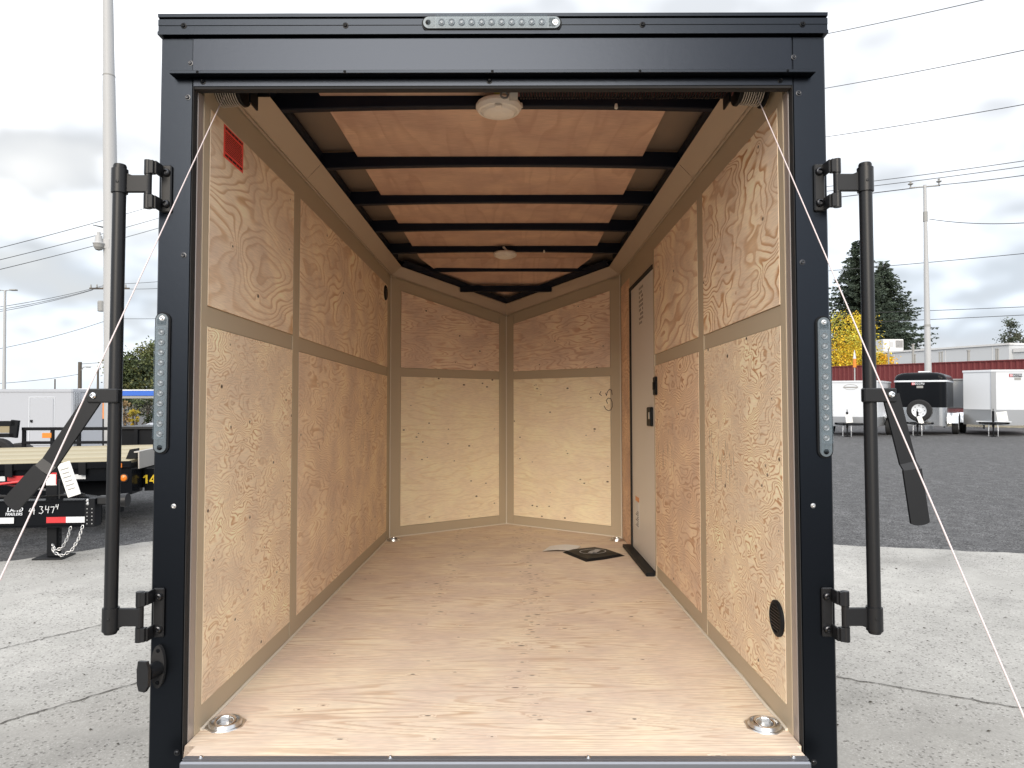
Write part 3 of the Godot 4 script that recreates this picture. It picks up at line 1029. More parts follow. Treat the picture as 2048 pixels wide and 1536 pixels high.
func lining() -> void:
	var g: Geo
	var tan_light := Color(0.965, 0.89, 0.78)
	var tan_dark := Color(0.79, 0.635, 0.49)
	var wi := 0.8165
	# ---- floor
	var fm := plywood(1024, 1024, Vector2(1.64, 3.7), 301, Color(0.905, 0.84, 0.765), Color(0.755, 0.63, 0.53), {"fx": 0.36, "fy": 6.0, "amp": 7.0, "slope": 26.0, "strength": 0.6, "warp": 0.06, "wf": 1.5, "gain": 0.24, "mottle": 0.06, "knots": 60, "knot_size": 0.6, "knot_wide": 2.6, "knot_rows": [[0.93, 0.95], [0.52, 0.7], [1.0, 0.7]], "scuffs": []})
	var fl := panel([Vector2(-0.8175, 0.0), Vector2(-0.789, 0.0), Vector2(-0.789, -0.07), Vector2(0.806, -0.07), Vector2(0.806, 0.0), Vector2(0.8175, 0.0), Vector2(0.82, LEN), Vector2(0, TIP), Vector2(-0.82, LEN)], Transform3D(Basis(Vector3.RIGHT, Vector3.FORWARD, Vector3.UP), Vector3(0, FLOOR, 0)), 0.03, Vector2(1.64, 3.75), Vector2(-0.82, -0.08), fm, "floor_panel")
	fl.set_meta("label", "plywood floor of the trailer")
	g = Geo.new()
	g.ab(Vector3(-0.789, 0.5325, 0.058), Vector3(0.806, 0.5345, 0.0755))
	g.ab(Vector3(-0.789, 0.513, 0.0760), Vector3(0.806, 0.5345, 0.0925), 0.004)
	var sill := part(g, "sill_plate", M.alu, trailer)
	for x in [-0.745, -0.26, 0.246, 0.77]:
		screw(Vector3(x, 0.5347, 0.066), Vector3.UP, M.chrome, sill, 0.0055)
	# ---- side walls: a tan backing that shows as posts and rails between the sheets
	for s in [-1.0, 1.0]:
		var ori := Transform3D(Basis(Vector3.FORWARD, Vector3.UP, Vector3.RIGHT * -s), Vector3(s * wi, 0, 0)) if s > 0 else Transform3D(Basis(Vector3.FORWARD, Vector3.UP, Vector3.RIGHT), Vector3(-wi, 0, 0))
		g = Geo.new()
		g.ab(Vector3(s * 0.8245, FLOOR - 0.03, -LEN), Vector3(s * 0.8355, 2.45, -0.0945))
		part(g, "wall_backing", M.trim, trailer)
		var cuts := [[0.097, 0.862, 0], [0.948, 2.93, 1]] if s < 0 else [[0.097, 0.893, 0], [0.978, 1.862, 1]]
		var y0 := 0.601
		var y1 := 1.662
		var y2 := 1.723
		var y3 := 2.292
		for c in cuts:
			var w: float = c[1] - c[0]
			var sd: int = 400 + int(c[2]) * 10 + (0 if s < 0 else 100)
			var near: bool = c[2] == 0
			var px := 520 if near else 720
			var low_o := {"fx": 2.5, "fy": 4.8, "amp": 11.0, "slope": 20.0, "warp": 0.22, "gain": 0.42, "knots": 16, "strength": 0.85}
			var up_o := {"fx": 1.0, "fy": 2.3, "amp": 8.0, "slope": 7.0, "warp": 0.22, "gain": 0.3, "knots": 4, "strength": 0.66}
			var la := tan_light
			var ld := tan_dark
			if s < 0 and near:
				low_o.slope = 18.0
			elif s < 0:
				low_o = {"fx": 1.0, "fy": 3.0, "amp": 11.0, "slope": 28.0, "warp": 0.28, "gain": 0.38, "knots": 10, "strength": 0.6, "scuffs": [[1.35, 0.35, 0.18, 0.14, 34], [0.5, 0.33, 0.12, 0.04, 8]]}
				la = Color(0.955, 0.865, 0.76)
			elif near:
				low_o = {"fx": 2.6, "fy": 4.4, "amp": 11.0, "slope": 18.0, "warp": 0.25, "gain": 0.42, "knots": 14, "strength": 0.85, "scuffs": [[0.52, 0.43, 0.06, 0.05, 30], [0.7, 0.42, 0.04, 0.05, 14]]}
				la = Color(0.97, 0.90, 0.79)
			else:
				low_o = {"fx": 1.0, "fy": 3.2, "amp": 11.0, "slope": 34.0, "warp": 0.3, "gain": 0.4, "knots": 5, "strength": 0.85, "scuffs": [[0.6, 0.43, 0.12, 0.05, 26]]}
				la = Color(0.95, 0.85, 0.745)
				ld = Color(0.75, 0.57, 0.44)
				up_o = {"fx": 0.8, "fy": 1.9, "amp": 7.0, "slope": 8.0, "warp": 0.22, "gain": 0.3, "knots": 3, "strength": 0.6}
			if s > 0 and near:
				up_o = {"fx": 1.5, "fy": 2.6, "amp": 8.0, "slope": 9.0, "warp": 0.28, "gain": 0.36, "knots": 3, "strength": 0.95}
				ld = Color(0.74, 0.555, 0.40)
			panel(rect(c[0], y0, c[1], y1), ori, 0.007, Vector2(w, y1 - y0), Vector2(c[0], y0), plywood(px, 700, Vector2(w, y1 - y0), sd + 1, la, ld, low_o))
			panel(rect(c[0], y2, c[1], y3), ori, 0.007, Vector2(w, y3 - y2), Vector2(c[0], y2), plywood(px, 400, Vector2(w, y3 - y2), sd + 2, Color(0.955, 0.87, 0.765), ld, up_o))
		# rails and posts over the gaps
		var x_end := 3.0
		var rails := [[0.095, FLOOR + 0.002, x_end, 0.5985, "base_trim"], [0.095, 1.6645, x_end, 1.7205, "belt_rail"], [0.095, 2.2945, x_end, 2.39, "top_trim"]]
		if s > 0:
			rails = [[0.095, FLOOR + 0.002, 1.87, 0.5985, "base_trim"], [0.095, 1.6645, 1.87, 1.7205, "belt_rail"], [0.095, 2.2945, x_end, 2.39, "top_trim"]]
		for r in rails:
			g = Geo.new()
			g.xf = ori
			g.ab(Vector3(r[0], r[1], -0.0075), Vector3(r[2], r[3], -0.0035))
			part(g, r[4], M.trim, trailer)
		for c in [[cuts[0][1] + 0.003, cuts[1][0] - 0.003]]:
			g = Geo.new()
			g.xf = ori
			g.ab(Vector3(c[0], FLOOR + 0.002, -0.0030), Vector3(c[1], 2.30, -0.0005))
			part(g, "wall_post", M.trim, trailer)
		if s < 0:
			g = Geo.new()
			g.xf = ori
			g.ab(Vector3(2.933, FLOOR + 0.002, -0.003), Vector3(3.05, 2.37, -0.0005))
			part(g, "corner_trim", M.trim, trailer)
		# the pale bead of sealant along the floor
		g = Geo.new()
		var ln := 3.0 if s < 0 else 1.9
		g.xf = Transform3D(Basis(Vector3.FORWARD, Vector3.UP, Vector3.RIGHT), Vector3(s * (wi - 0.001), FLOOR + 0.001, 0))
		var p := []
		for k in 25:
			p.append(Vector3(0.09 + (ln - 0.09) * k / 24.0, 0.0, rng.randfn() * 0.0007))
		g.tube(p, 0.0055, 6)
		part(g, "sealant_bead", M.caulk, trailer)
	# ---- the side door near the front on the right wall
	var od := Transform3D(Basis(Vector3.FORWARD, Vector3.UP, Vector3.LEFT), Vector3(wi, 0, 0))
	g = Geo.new()
	g.xf = od
	g.ab(Vector3(1.905, 0.556, -0.0065), Vector3(2.61, 2.196, -0.002), 0.001)
	var door := part(g, "side_door", M.door, trailer, "pale grey side door in the right wall")
	g = Geo.new()
	g.xf = od
	g.ab(Vector3(2.612, 0.545, -0.006), Vector3(2.645, 2.218, 0.006), 0.001)
	g.ab(Vector3(1.89, 2.198, -0.006), Vector3(2.611, 2.218, 0.006), 0.001)
	part(g, "gasket", M.rubber, door)
	g = Geo.new()
	g.xf = od
	g.ab(Vector3(1.89, FLOOR + 0.001, -0.006), Vector3(2.70, 0.553, 0.05), 0.002)
	part(g, "threshold", M.black, door)
	g = Geo.new()
	g.xf = od
	g.ab(Vector3(1.866, FLOOR + 0.002, -0.0075), Vector3(1.888, 2.293, 0.001))
	g.ab(Vector3(1.8885, 2.22, -0.0075), Vector3(2.66, 2.293, -0.001))
	part(g, "door_trim", M.trim, door)
	g = Geo.new()
	g.xf = od
	g.ab(Vector3(1.925, 1.335, -0.0018), Vector3(2.035, 1.44, 0.014), 0.004)
	var la2 := part(g, "latch", M.black, door)
	g = Geo.new()
	g.xf = od
	g.ab(Vector3(1.945, 1.375, 0.0145), Vector3(1.965, 1.412, 0.017))
	part(g, "bolt_plate", M.zinc, door)
	g = Geo.new()
	g.xf = od
	g.ab(Vector3(2.38, 0.70, -0.0018), Vector3(2.50, 0.86, -0.001))
	part(g, "care_label", M.paper, door)
	g = Geo.new()
	g.xf = od
	g.ab(Vector3(2.38, 0.862, -0.0018), Vector3(2.50, 0.89, -0.001))
	part(g, "label_head", M.orange, door)
	g = Geo.new()
	g.xf = od
	for k in 9:
		g.ab(Vector3(2.39, 0.712 + k * 0.011, -0.0008), Vector3(2.49 - 0.03 * (k % 3), 0.716 + k * 0.011, -0.0004))
	for k in 4:
		for q in 9:
			if (k * 5 + q * 3) % 7:
				g.ab(Vector3(2.20 + k * 0.035, 1.94 + q * 0.026, -0.0018), Vector3(2.215 + k * 0.035, 1.955 + q * 0.026, -0.0012))
	part(g, "small_print", M.print, door)
	# sheet between the door and the nose
	panel(rect(2.665, y_low(), 3.02, 2.292), od, 0.007, Vector2(0.36, 1.76), Vector2(2.665, y_low()), plywood(128, 512, Vector2(0.36, 1.76), 640, Color(0.91, 0.78, 0.67), Color(0.72, 0.54, 0.42), {"fx": 1.2, "fy": 3.4, "amp": 6.0, "strength": 0.4, "knots": 3}))
	# light switch
	g = Geo.new()
	g.xf = od
	g.ab(Vector3(1.795, 1.502, 0.0), Vector3(1.865, 1.602, 0.012), 0.005)
	g.ab(Vector3(1.815, 1.53, 0.0125), Vector3(1.845, 1.575, 0.018), 0.003)
	part(g, "light_switch", M.black, trailer)
	# ---- the two facets of the nose
	for s in [-1.0, 1.0]:
		var a := Vector3(s * wi, 0, -LEN)
		var b := Vector3(0, 0, -TIP)
		var run := a.distance_to(b)
		var ux := (b - a).normalized() if s < 0 else (a - b).normalized()
		var org := a if s < 0 else b
		var of := Transform3D(Basis(ux, Vector3.UP, ux.cross(Vector3.UP)), org)
		var fx := func(u: float) -> float: return u if s < 0 else run - u
		var top := func(u: float) -> float: return 2.384 - (2.384 - 2.177) * u / run
		g = Geo.new()
		g.xf = of
		var bk := [Vector3(fx.call(-0.01), FLOOR - 0.03, -0.008), Vector3(fx.call(run), FLOOR - 0.03, -0.008), Vector3(fx.call(run), 2.25, -0.008), Vector3(fx.call(-0.01), 2.45, -0.008)]
		g.face(bk, Vector3.BACK)
		var bk2 := []
		for q in bk:
			bk2.append(q - Vector3(0, 0, 0.012))
		g.face(bk2, Vector3.FORWARD)
		part(g, "nose_backing", M.trim, trailer)
		var u0 := 0.085
		var u1 := 0.945
		var x0: float = minf(fx.call(u0), fx.call(u1))
		var x1: float = maxf(fx.call(u0), fx.call(u1))
		var ink := {"fx": 0.9, "fy": 5.0, "amp": 3.2, "slope": 9.0, "strength": 0.22, "mottle": 0.03, "warp": 0.2, "knots": 26, "knot_size": 0.85, "knot_wide": 1.9}
		panel(rect(x0, 0.604, x1, 1.668), of, 0.007, Vector2(x1 - x0, 1.064), Vector2(x0, 0.604), plywood(420, 480, Vector2(x1 - x0, 1.064), 501 if s < 0 else 511, Color(0.975, 0.915, 0.80), Color(0.80, 0.67, 0.52), ink))
		var tp := [Vector2(x0, 1.732), Vector2(x1, 1.732)]
		if s < 0:
			tp += [Vector2(x1, top.call(u1) - 0.085), Vector2(x0, top.call(u0) - 0.085)]
		else:
			tp += [Vector2(x1, top.call(u0) - 0.085), Vector2(x0, top.call(u1) - 0.085)]
		panel(tp, of, 0.007, Vector2(x1 - x0, 0.58), Vector2(x0, 1.732), plywood(420, 280, Vector2(x1 - x0, 0.58), 521 if s < 0 else 531, Color(0.955, 0.86, 0.77), Color(0.79, 0.62, 0.51), {"fx": 1.0, "fy": 4.2, "amp": 7.0, "slope": 12.0, "strength": 0.7, "warp": 0.4, "knots": 7}))
		# rails and edge strips
		for r in [[-0.004, FLOOR + 0.002, run, 0.600, "base_trim"], [0.0, 1.671, run, 1.729, "belt_rail"]]:
			g = Geo.new()
			g.xf = of
			var xa: float = fx.call(r[0])
			var xb: float = fx.call(r[2])
			g.ab(Vector3(minf(xa, xb), r[1], -0.0075), Vector3(maxf(xa, xb), r[3], -0.0032))
			part(g, r[4], M.trim, trailer)
		for r in [[0.002, 0.082, 2.36], [0.948, run - 0.001, 2.17]]:
			g = Geo.new()
			g.xf = of
			var xa: float = fx.call(r[0])
			var xb: float = fx.call(r[1])
			g.ab(Vector3(minf(xa, xb), FLOOR + 0.002, -0.0028), Vector3(maxf(xa, xb), r[2], -0.0004))
			part(g, "corner_trim", M.trim, trailer)
		g = Geo.new()
		g.tube([a + Vector3(0, FLOOR + 0.001, 0.002), b + Vector3(0, FLOOR + 0.001, 0.004)], 0.0055, 6)
		part(g, "sealant_bead", M.caulk, trailer)
		g = Geo.new()
		g.tube([a + Vector3(-s * 0.002, FLOOR, 0.001), a + Vector3(-s * 0.002, 2.384, 0.001)], 0.004, 6)
		part(g, "sealant_bead", M.caulk, trailer)
		# sloping cove at the top of the nose, and the one along the side
		g = Geo.new()
		var c0 := Vector3(s * wi, 2.384, -LEN)
		var c1 := Vector3(0, 2.177, -TIP)
		var c2 := Vector3(0, 2.2605, -TIP + 0.08)
		var c3 := Vector3(s * 0.747, 2.458, -LEN - 0.05)
		g.face([c0, c1, c2, c3], Vector3(-s * 0.3, -0.5, 0.7))
		g.face([c3, c2, c2 + Vector3(0, 0.006, -0.02), c3 + Vector3(s * 0.02, 0.006, -0.014)], Vector3(0, 1, 0.2))
		var out_n := Vector3(-s * 0.594, 0, 0.804) * 0.010
		g.face([c0, c1, c1 + out_n, c0 + out_n], Vector3.DOWN)
		g.face([c0 + out_n, c1 + out_n, c1 + out_n + Vector3(0, 0.006, 0), c0 + out_n + Vector3(0, 0.006, 0)], out_n)
		part(g, "nose_cove", M.cove, trailer)
		for q in [[0.1, 1.0], [1.003, LEN + 0.05]]:
			g = Geo.new()
			var z0: float = -q[0]
			var z1: float = -q[1]
			g.face([Vector3(s * wi, 2.384, z0), Vector3(s * wi, 2.384, minf(z1, 99.0) if z1 > -LEN else -LEN), Vector3(s * 0.747, 2.458, z1), Vector3(s * 0.747, 2.458, z0)], Vector3(-s, -1, 0))
			g.face([Vector3(s * 0.747, 2.458, z0), Vector3(s * 0.747, 2.458, z1), Vector3(s * 0.765, 2.464, z1), Vector3(s * 0.765, 2.464, z0)], Vector3.UP)
			g.ab(Vector3(s * (wi - 0.010), 2.3835, z1 if z1 > -LEN else -LEN), Vector3(s * (wi - 0.001), 2.3895, z0))
			part(g, "cove_panel", M.cove, trailer)
	g = Geo.new()
	g.tube([Vector3(0, FLOOR, -TIP + 0.003), Vector3(0, 2.177, -TIP + 0.003)], 0.004, 6)
	part(g, "sealant_bead", M.caulk, trailer)
	# a marker-pen number on the right nose sheet
	var bb := Vector3(0, 0, -TIP)
	var ux2 := (Vector3(wi, 0, -LEN) - bb).normalized()
	g = Geo.new()
	g.xf = Transform3D(Basis(ux2, Vector3.UP, ux2.cross(Vector3.UP)), bb + ux2 * 0.855 + Vector3(0, 1.485, 0))
	var w3 := [[Vector2(0.0, 0.075), Vector2(-0.012, 0.055), Vector2(0.005, 0.045)], [Vector2(0.045, 0.045), Vector2(0.052, 0.07), Vector2(0.068, 0.088), Vector2(0.087, 0.082), Vector2(0.091, 0.05)], [Vector2(0.038, 0.062), Vector2(0.046, 0.044)], [Vector2(0.053, -0.012), Vector2(0.043, 0.01), Vector2(0.058, 0.026), Vector2(0.078, 0.022), Vector2(0.09, 0.0), Vector2(0.091, -0.035), Vector2(0.08, -0.058), Vector2(0.06, -0.065), Vector2(0.038, -0.052), Vector2(0.025, -0.03)]]
	for q in w3:
		g.stroke(q, 0.005, 0.0006)
	part(g, "pen_mark", M.ink, trailer)


func y_low() -> float:
	return 0.536


func roof_inside() -> void:
	var g := Geo.new()
	g.ab(Vector3(-0.897, 2.541, -LEN - 0.62), Vector3(0.897, 2.548, -0.10))
	part(g, "roof_skin", M.skin_inner, trailer)
	for s in [-1.0, 1.0]:
		g = Geo.new()
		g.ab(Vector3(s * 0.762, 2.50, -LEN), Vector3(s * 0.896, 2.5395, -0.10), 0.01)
		part(g, "roof_shade_rail", M.bow, trailer)  # black strip added to stand for the shade beside the cove
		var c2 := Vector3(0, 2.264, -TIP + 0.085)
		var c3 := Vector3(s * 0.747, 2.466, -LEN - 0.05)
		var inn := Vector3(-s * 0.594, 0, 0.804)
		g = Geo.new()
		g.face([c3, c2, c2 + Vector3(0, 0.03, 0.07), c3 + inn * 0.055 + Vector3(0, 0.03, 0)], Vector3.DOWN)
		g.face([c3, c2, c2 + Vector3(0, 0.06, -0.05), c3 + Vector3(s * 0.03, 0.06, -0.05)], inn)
		part(g, "nose_shade_strip", M.bow, trailer)  # dark faces drawn in as the shaded gap above the nose cove
	# sloping soffit in the nose, behind the ceiling sheet
	g = Geo.new()
	g.face([Vector3(-0.89, 2.539, -LEN), Vector3(0.89, 2.539, -LEN), Vector3(0.35, 2.33, -TIP - 0.05), Vector3(-0.35, 2.33, -TIP - 0.05)], Vector3.DOWN)
	part(g, "nose_skin_inner", M.skin_inner, trailer)
	var lm := plywood(320, 512, Vector2(1.22, 1.6), 701, Color(0.80, 0.675, 0.60), Color(0.66, 0.51, 0.44), {"fx": 3.5, "fy": 0.5, "amp": 2.4, "slope": 0.3, "strength": 0.35, "warp": 0.1, "knots": 0})
	for q in [[0.06, 1.06], [1.0625, 2.13], [2.1325, LEN - 0.005]]:
		g = Geo.new()
		var a: float = q[0]
		var b: float = q[1]
		g.face([Vector3(-0.61, 2.509, -a), Vector3(0.61, 2.509, -a), Vector3(0.61, 2.509, -b), Vector3(-0.61, 2.509, -b)], Vector3.DOWN, [Vector2(0, 0), Vector2(1, 0), Vector2(1, (b - a) / 1.6), Vector2(0, (b - a) / 1.6)])
		for s in [-0.61, 0.61]:
			g.face([Vector3(s, 2.509, -a), Vector3(s, 2.509, -b), Vector3(s, 2.514, -b), Vector3(s, 2.514, -a)], Vector3(s, 0, 0), [Vector2(0.5, 0.1), Vector2(0.5, 0.1), Vector2(0.5, 0.1), Vector2(0.5, 0.1)])
		g.face([Vector3(-0.61, 2.514, -a), Vector3(0.61, 2.514, -a), Vector3(0.61, 2.514, -b), Vector3(-0.61, 2.514, -b)], Vector3.UP)
		part(g, "ceiling_panel", lm, trailer)
	g = Geo.new()
	g.face([Vector3(-0.61, 2.509, -LEN), Vector3(0.61, 2.509, -LEN), Vector3(0.46, 2.42, -LEN - 0.20), Vector3(0.06, 2.275, -TIP + 0.02), Vector3(-0.06, 2.275, -TIP + 0.02), Vector3(-0.46, 2.42, -LEN - 0.20)], Vector3.DOWN, [Vector2(0, 0), Vector2(1, 0), Vector2(0.9, 0.15), Vector2(0.55, 0.4), Vector2(0.45, 0.4), Vector2(0.1, 0.15)])
	part(g, "ceiling_panel", lm, trailer)
	# bows across the roof, slightly crowned
	for q in [[0.50, 2.47, 0.80], [1.08, 2.47, 0.80], [1.61, 2.47, 0.80], [2.14, 2.47, 0.80], [2.70, 2.47, 0.80], [3.18, 2.437, 0.66], [3.36, 2.318, 0.345]]:
		g = Geo.new()
		var n := 12
		var hw: float = q[2]
		for k in n:
			var xa := -hw + 2 * hw * k / n
			var xb := -hw + 2 * hw * (k + 1) / n
			var ya: float = q[1] - 0.014 * pow(xa / 0.8, 2) + 0.003
			var yb: float = q[1] - 0.014 * pow(xb / 0.8, 2) + 0.003
			var z: float = -q[0]
			var h := 0.066 if absf(q[0]) < 3.1 else 0.045
			var ta := maxf(ya + 0.02, minf(ya + h, 2.5385))
			var tb := maxf(yb + 0.02, minf(yb + h, 2.5385))
			g.face([Vector3(xa, ya + 0.003, z + 0.016), Vector3(xb, yb + 0.003, z + 0.016), Vector3(xb, tb, z + 0.016), Vector3(xa, ta, z + 0.016)], Vector3.BACK)
			g.face([Vector3(xa, ya + 0.003, z - 0.016), Vector3(xb, yb + 0.003, z - 0.016), Vector3(xb, tb, z - 0.016), Vector3(xa, ta, z - 0.016)], Vector3.FORWARD)
			g.face([Vector3(xa, ya, z + 0.013), Vector3(xb, yb, z + 0.013), Vector3(xb, yb, z - 0.013), Vector3(xa, ya, z - 0.013)], Vector3.DOWN)
			for d in [-1.0, 1.0]:
				g.face([Vector3(xa, ya, z + 0.013 * d), Vector3(xb, yb, z + 0.013 * d), Vector3(xb, yb + 0.003, z + 0.016 * d), Vector3(xa, ya + 0.003, z + 0.016 * d)], Vector3(0, -1, d))
		part(g, "roof_bow", M.bow, trailer)


func fittings() -> void:
	var g: Geo
	# dome lights under the first and fifth bows
	for q in [Vector3(0.007, 2.468, -0.46), Vector3(0.002, 2.468, -2.70)]:
		g = Geo.new()
		g.xf = Transform3D(Basis(), q)
		g.lathe([Vector2(0.074, 0.0), Vector2(0.078, -0.006), Vector2(0.078, -0.014), Vector2(0.07, -0.026), Vector2(0.064, -0.028), Vector2(0.062, -0.025)], 36)
		var dome := part(g, "dome_light", M.white_plastic, trailer)
		g = Geo.new()
		g.xf = Transform3D(Basis(), q)
		g.lathe([Vector2(0.062, -0.024), Vector2(0.052, -0.034), Vector2(0.03, -0.04), Vector2(0, -0.042)], 32)
		part(g, "lens", M.white_plastic, dome)
		g = Geo.new()
		g.ab(q + Vector3(-0.012, -0.036, 0.05), q + Vector3(0.012, -0.028, 0.068), 0.002)
		part(g, "switch", M.white_plastic, dome)
		g = Geo.new()
		g.tube([q + Vector3(-0.01, 0.03, 0.035), q + Vector3(0.004, 0.012, 0.042), q + Vector3(0.016, 0.004, 0.045)], [0.009, 0.006, 0.002], 8)
		part(g, "wire_nut", mat("nut", lin(0.55, 0.58, 0.16), 0.5) if q.z > -1 else M.white_plastic, dome)
	for q in [Vector3(0.084, 2.468, -0.478), Vector3(0.411, 2.464, -0.478), Vector3(0.26, 2.468, -2.68)]:
		g = Geo.new()
		g.lathe([Vector2(0.004, 0.012), Vector2(0.006, 0.004), Vector2(0.006, -0.004), Vector2(0.0, -0.008)], 8)
		g.xf = Transform3D(Basis(), q)
		var o := part(g, "wire_clip", M.white_plastic, trailer)
		o.position = q
	# the counterbalance spring on its shaft, and a drum at either end
	var ax := Vector3(0, 2.39, -0.16)
	g = Geo.new()
	g.tube([Vector3(-0.84, ax.y + 0.002, ax.z), Vector3(0.85, ax.y + 0.002, ax.z)], 0.011, 10)
	part(g, "spring_shaft", M.black, trailer)
	g = Geo.new()
	var p := []
	var turns := 74
	for k in turns * 10 + 1:
		var a := TAU * k / 10.0
		p.append(Vector3(0.075 + 0.63 * k / (turns * 10.0), ax.y + 0.036 * cos(a), ax.z + 0.036 * sin(a)))
	g.tube(p, 0.0034, 5)
	part(g, "torsion_spring", M.black, trailer)
	g = Geo.new()
	g.cyl(Vector3(0.07, ax.y, ax.z), Vector3(0.71, ax.y, ax.z), 0.031, 0.031, 14)
	part(g, "spring_sleeve", M.maroon, trailer)
	g = Geo.new()
	g.cyl(Vector3(0.045, ax.y, ax.z), Vector3(0.07, ax.y, ax.z), 0.041, 0.041, 16)
	g.torus(Vector3(0.03, ax.y - 0.038, ax.z + 0.02), Vector3(0.2, 0.3, 1), 0.011, 0.003, 14, 6)
	part(g, "winding_cone", M.pole_grey, trailer)
	for s in [-1.0, 1.0]:
		g = Geo.new()
		g.xf = Transform3D(Basis(Vector3.FORWARD, -PI / 2 * -s), Vector3(0, ax.y, ax.z))
		var c := 0.765 if s > 0 else 0.79
		g.lathe([Vector2(0.0, c - 0.045), Vector2(0.058, c - 0.045), Vector2(0.06, c - 0.038), Vector2(0.05, c - 0.034), Vector2(0.054, c + 0.03), Vector2(0.066, c + 0.034), Vector2(0.066, c + 0.039), Vector2(0.0, c + 0.039)], 24)
		var drum := part(g, "cable_drum", M.black, trailer)
		g = Geo.new()
		for k in 9:
			g.torus(Vector3(s * (c - 0.030 + k * 0.0068), ax.y, ax.z), Vector3.RIGHT, 0.0545 + 0.0006 * k, 0.0019, 22, 5)
		part(g, "wound_cable", M.drum_cable, drum)
		g = Geo.new()
		g.ab(Vector3(s * (c - 0.075), ax.y - 0.062, ax.z - 0.03), Vector3(s * (c - 0.069), ax.y + 0.06, ax.z + 0.03), 0.001)
		g.ab(Vector3(s * (c - 0.11), ax.y - 0.02, ax.z - 0.03), Vector3(s * (c - 0.074), ax.y + 0.06, ax.z - 0.024), 0.001)
		part(g, "bracket", M.black, drum)
		var a := Vector3(-0.79, 2.347, -0.125) if s < 0 else Vector3(0.765, 2.345, -0.118)
		var b := Vector3(-0.79, 0.152, 1.43) if s < 0 else Vector3(0.875, 0.19, 1.30)
		g = Geo.new()
		var q := []
		for k in 13:
			q.append(a.lerp(b, k / 12.0))
		g.tube(q, 0.0015, 8)
		part(g, "lift_cable", M.cable, trailer, "white lift cable on the left" if s < 0 else "white lift cable on the right")
	# warning sticker high on the left wall
	g = Geo.new()
	g.xf = Transform3D(Basis(Vector3.FORWARD, Vector3.UP, Vector3.RIGHT), Vector3(-0.8163, 0, 0))
	g.ab(Vector3(0.185, 2.187, 0.0), Vector3(0.336, 2.287, 0.0008))
	var st := part(g, "warning_sticker", M.red, trailer, "red warning sticker high on the left wall")
	g = Geo.new()
	g.xf = Transform3D(Basis(Vector3.FORWARD, Vector3.UP, Vector3.RIGHT), Vector3(-0.8163, 0, 0))
	for yy in [2.2755, 2.193]:
		var x := 0.196
		while x < 0.322:
			var w := rng.randf_range(0.012, 0.028)
			g.ab(Vector3(x, yy, 0.0009), Vector3(minf(x + w, 0.327), yy + 0.0065, 0.0012))
			x += w + 0.004
	for k in 11:
		var x := 0.196
		while x < 0.32:
			var w := rng.randf_range(0.005, 0.016)
			g.ab(Vector3(x, 2.208 + k * 0.0056, 0.0009), Vector3(minf(x + w, 0.326), 2.2105 + k * 0.0056, 0.0012))
			x += w + 0.0025
	part(g, "lettering", M.ink, st)
	wall_vent(Vector3(-0.8163, 2.226, -2.84), Vector3.RIGHT)
	wall_vent(Vector3(0.8163, 0.823, -0.148), Vector3.LEFT)
	# recessed tie-down rings in the four floor corners
	for q in [[-0.762, -0.128, 0.5], [0.762, -0.118, -0.5], [-0.770, -2.955, 0.3], [0.765, -2.95, -0.3]]:
		var o := Vector3(q[0], FLOOR, q[1])
		g = Geo.new()
		g.xf = Transform3D(Basis(Vector3.UP, q[2]), o)
		g.lathe([Vector2(0.056, 0.0), Vector2(0.055, 0.0028), Vector2(0.043, 0.0034)], 8)
		g.lathe([Vector2(0.046, 0.003), Vector2(0.043, 0.012), Vector2(0.039, 0.0125), Vector2(0.036, 0.004), Vector2(0.0, 0.002)], 26)
		var pan := part(g, "tie_down_ring", M.zinc, trailer)
		g = Geo.new()
		g.torus(o + Vector3(0, 0.009, 0.002), Vector3(0.05, 1, 0.16), 0.027, 0.005, 22, 8)
		part(g, "ring", M.chrome, pan)
		g = Geo.new()
		g.xf = Transform3D(Basis(Vector3.UP, q[2]), o + Vector3(0, 0.004, 0))
		g.box(Vector3(0, 0.004, -0.027), Vector3(0.026, 0.014, 0.012), 0.003)
		part(g, "ring_clamp", M.zinc, pan)
		for d in [Vector3(0.013, 0.0015, 0.012), Vector3(-0.013, 0.0015, 0.012)]:
			screw(o + Basis(Vector3.UP, q[2]) * d, Vector3.UP, M.zinc, pan, 0.0045)


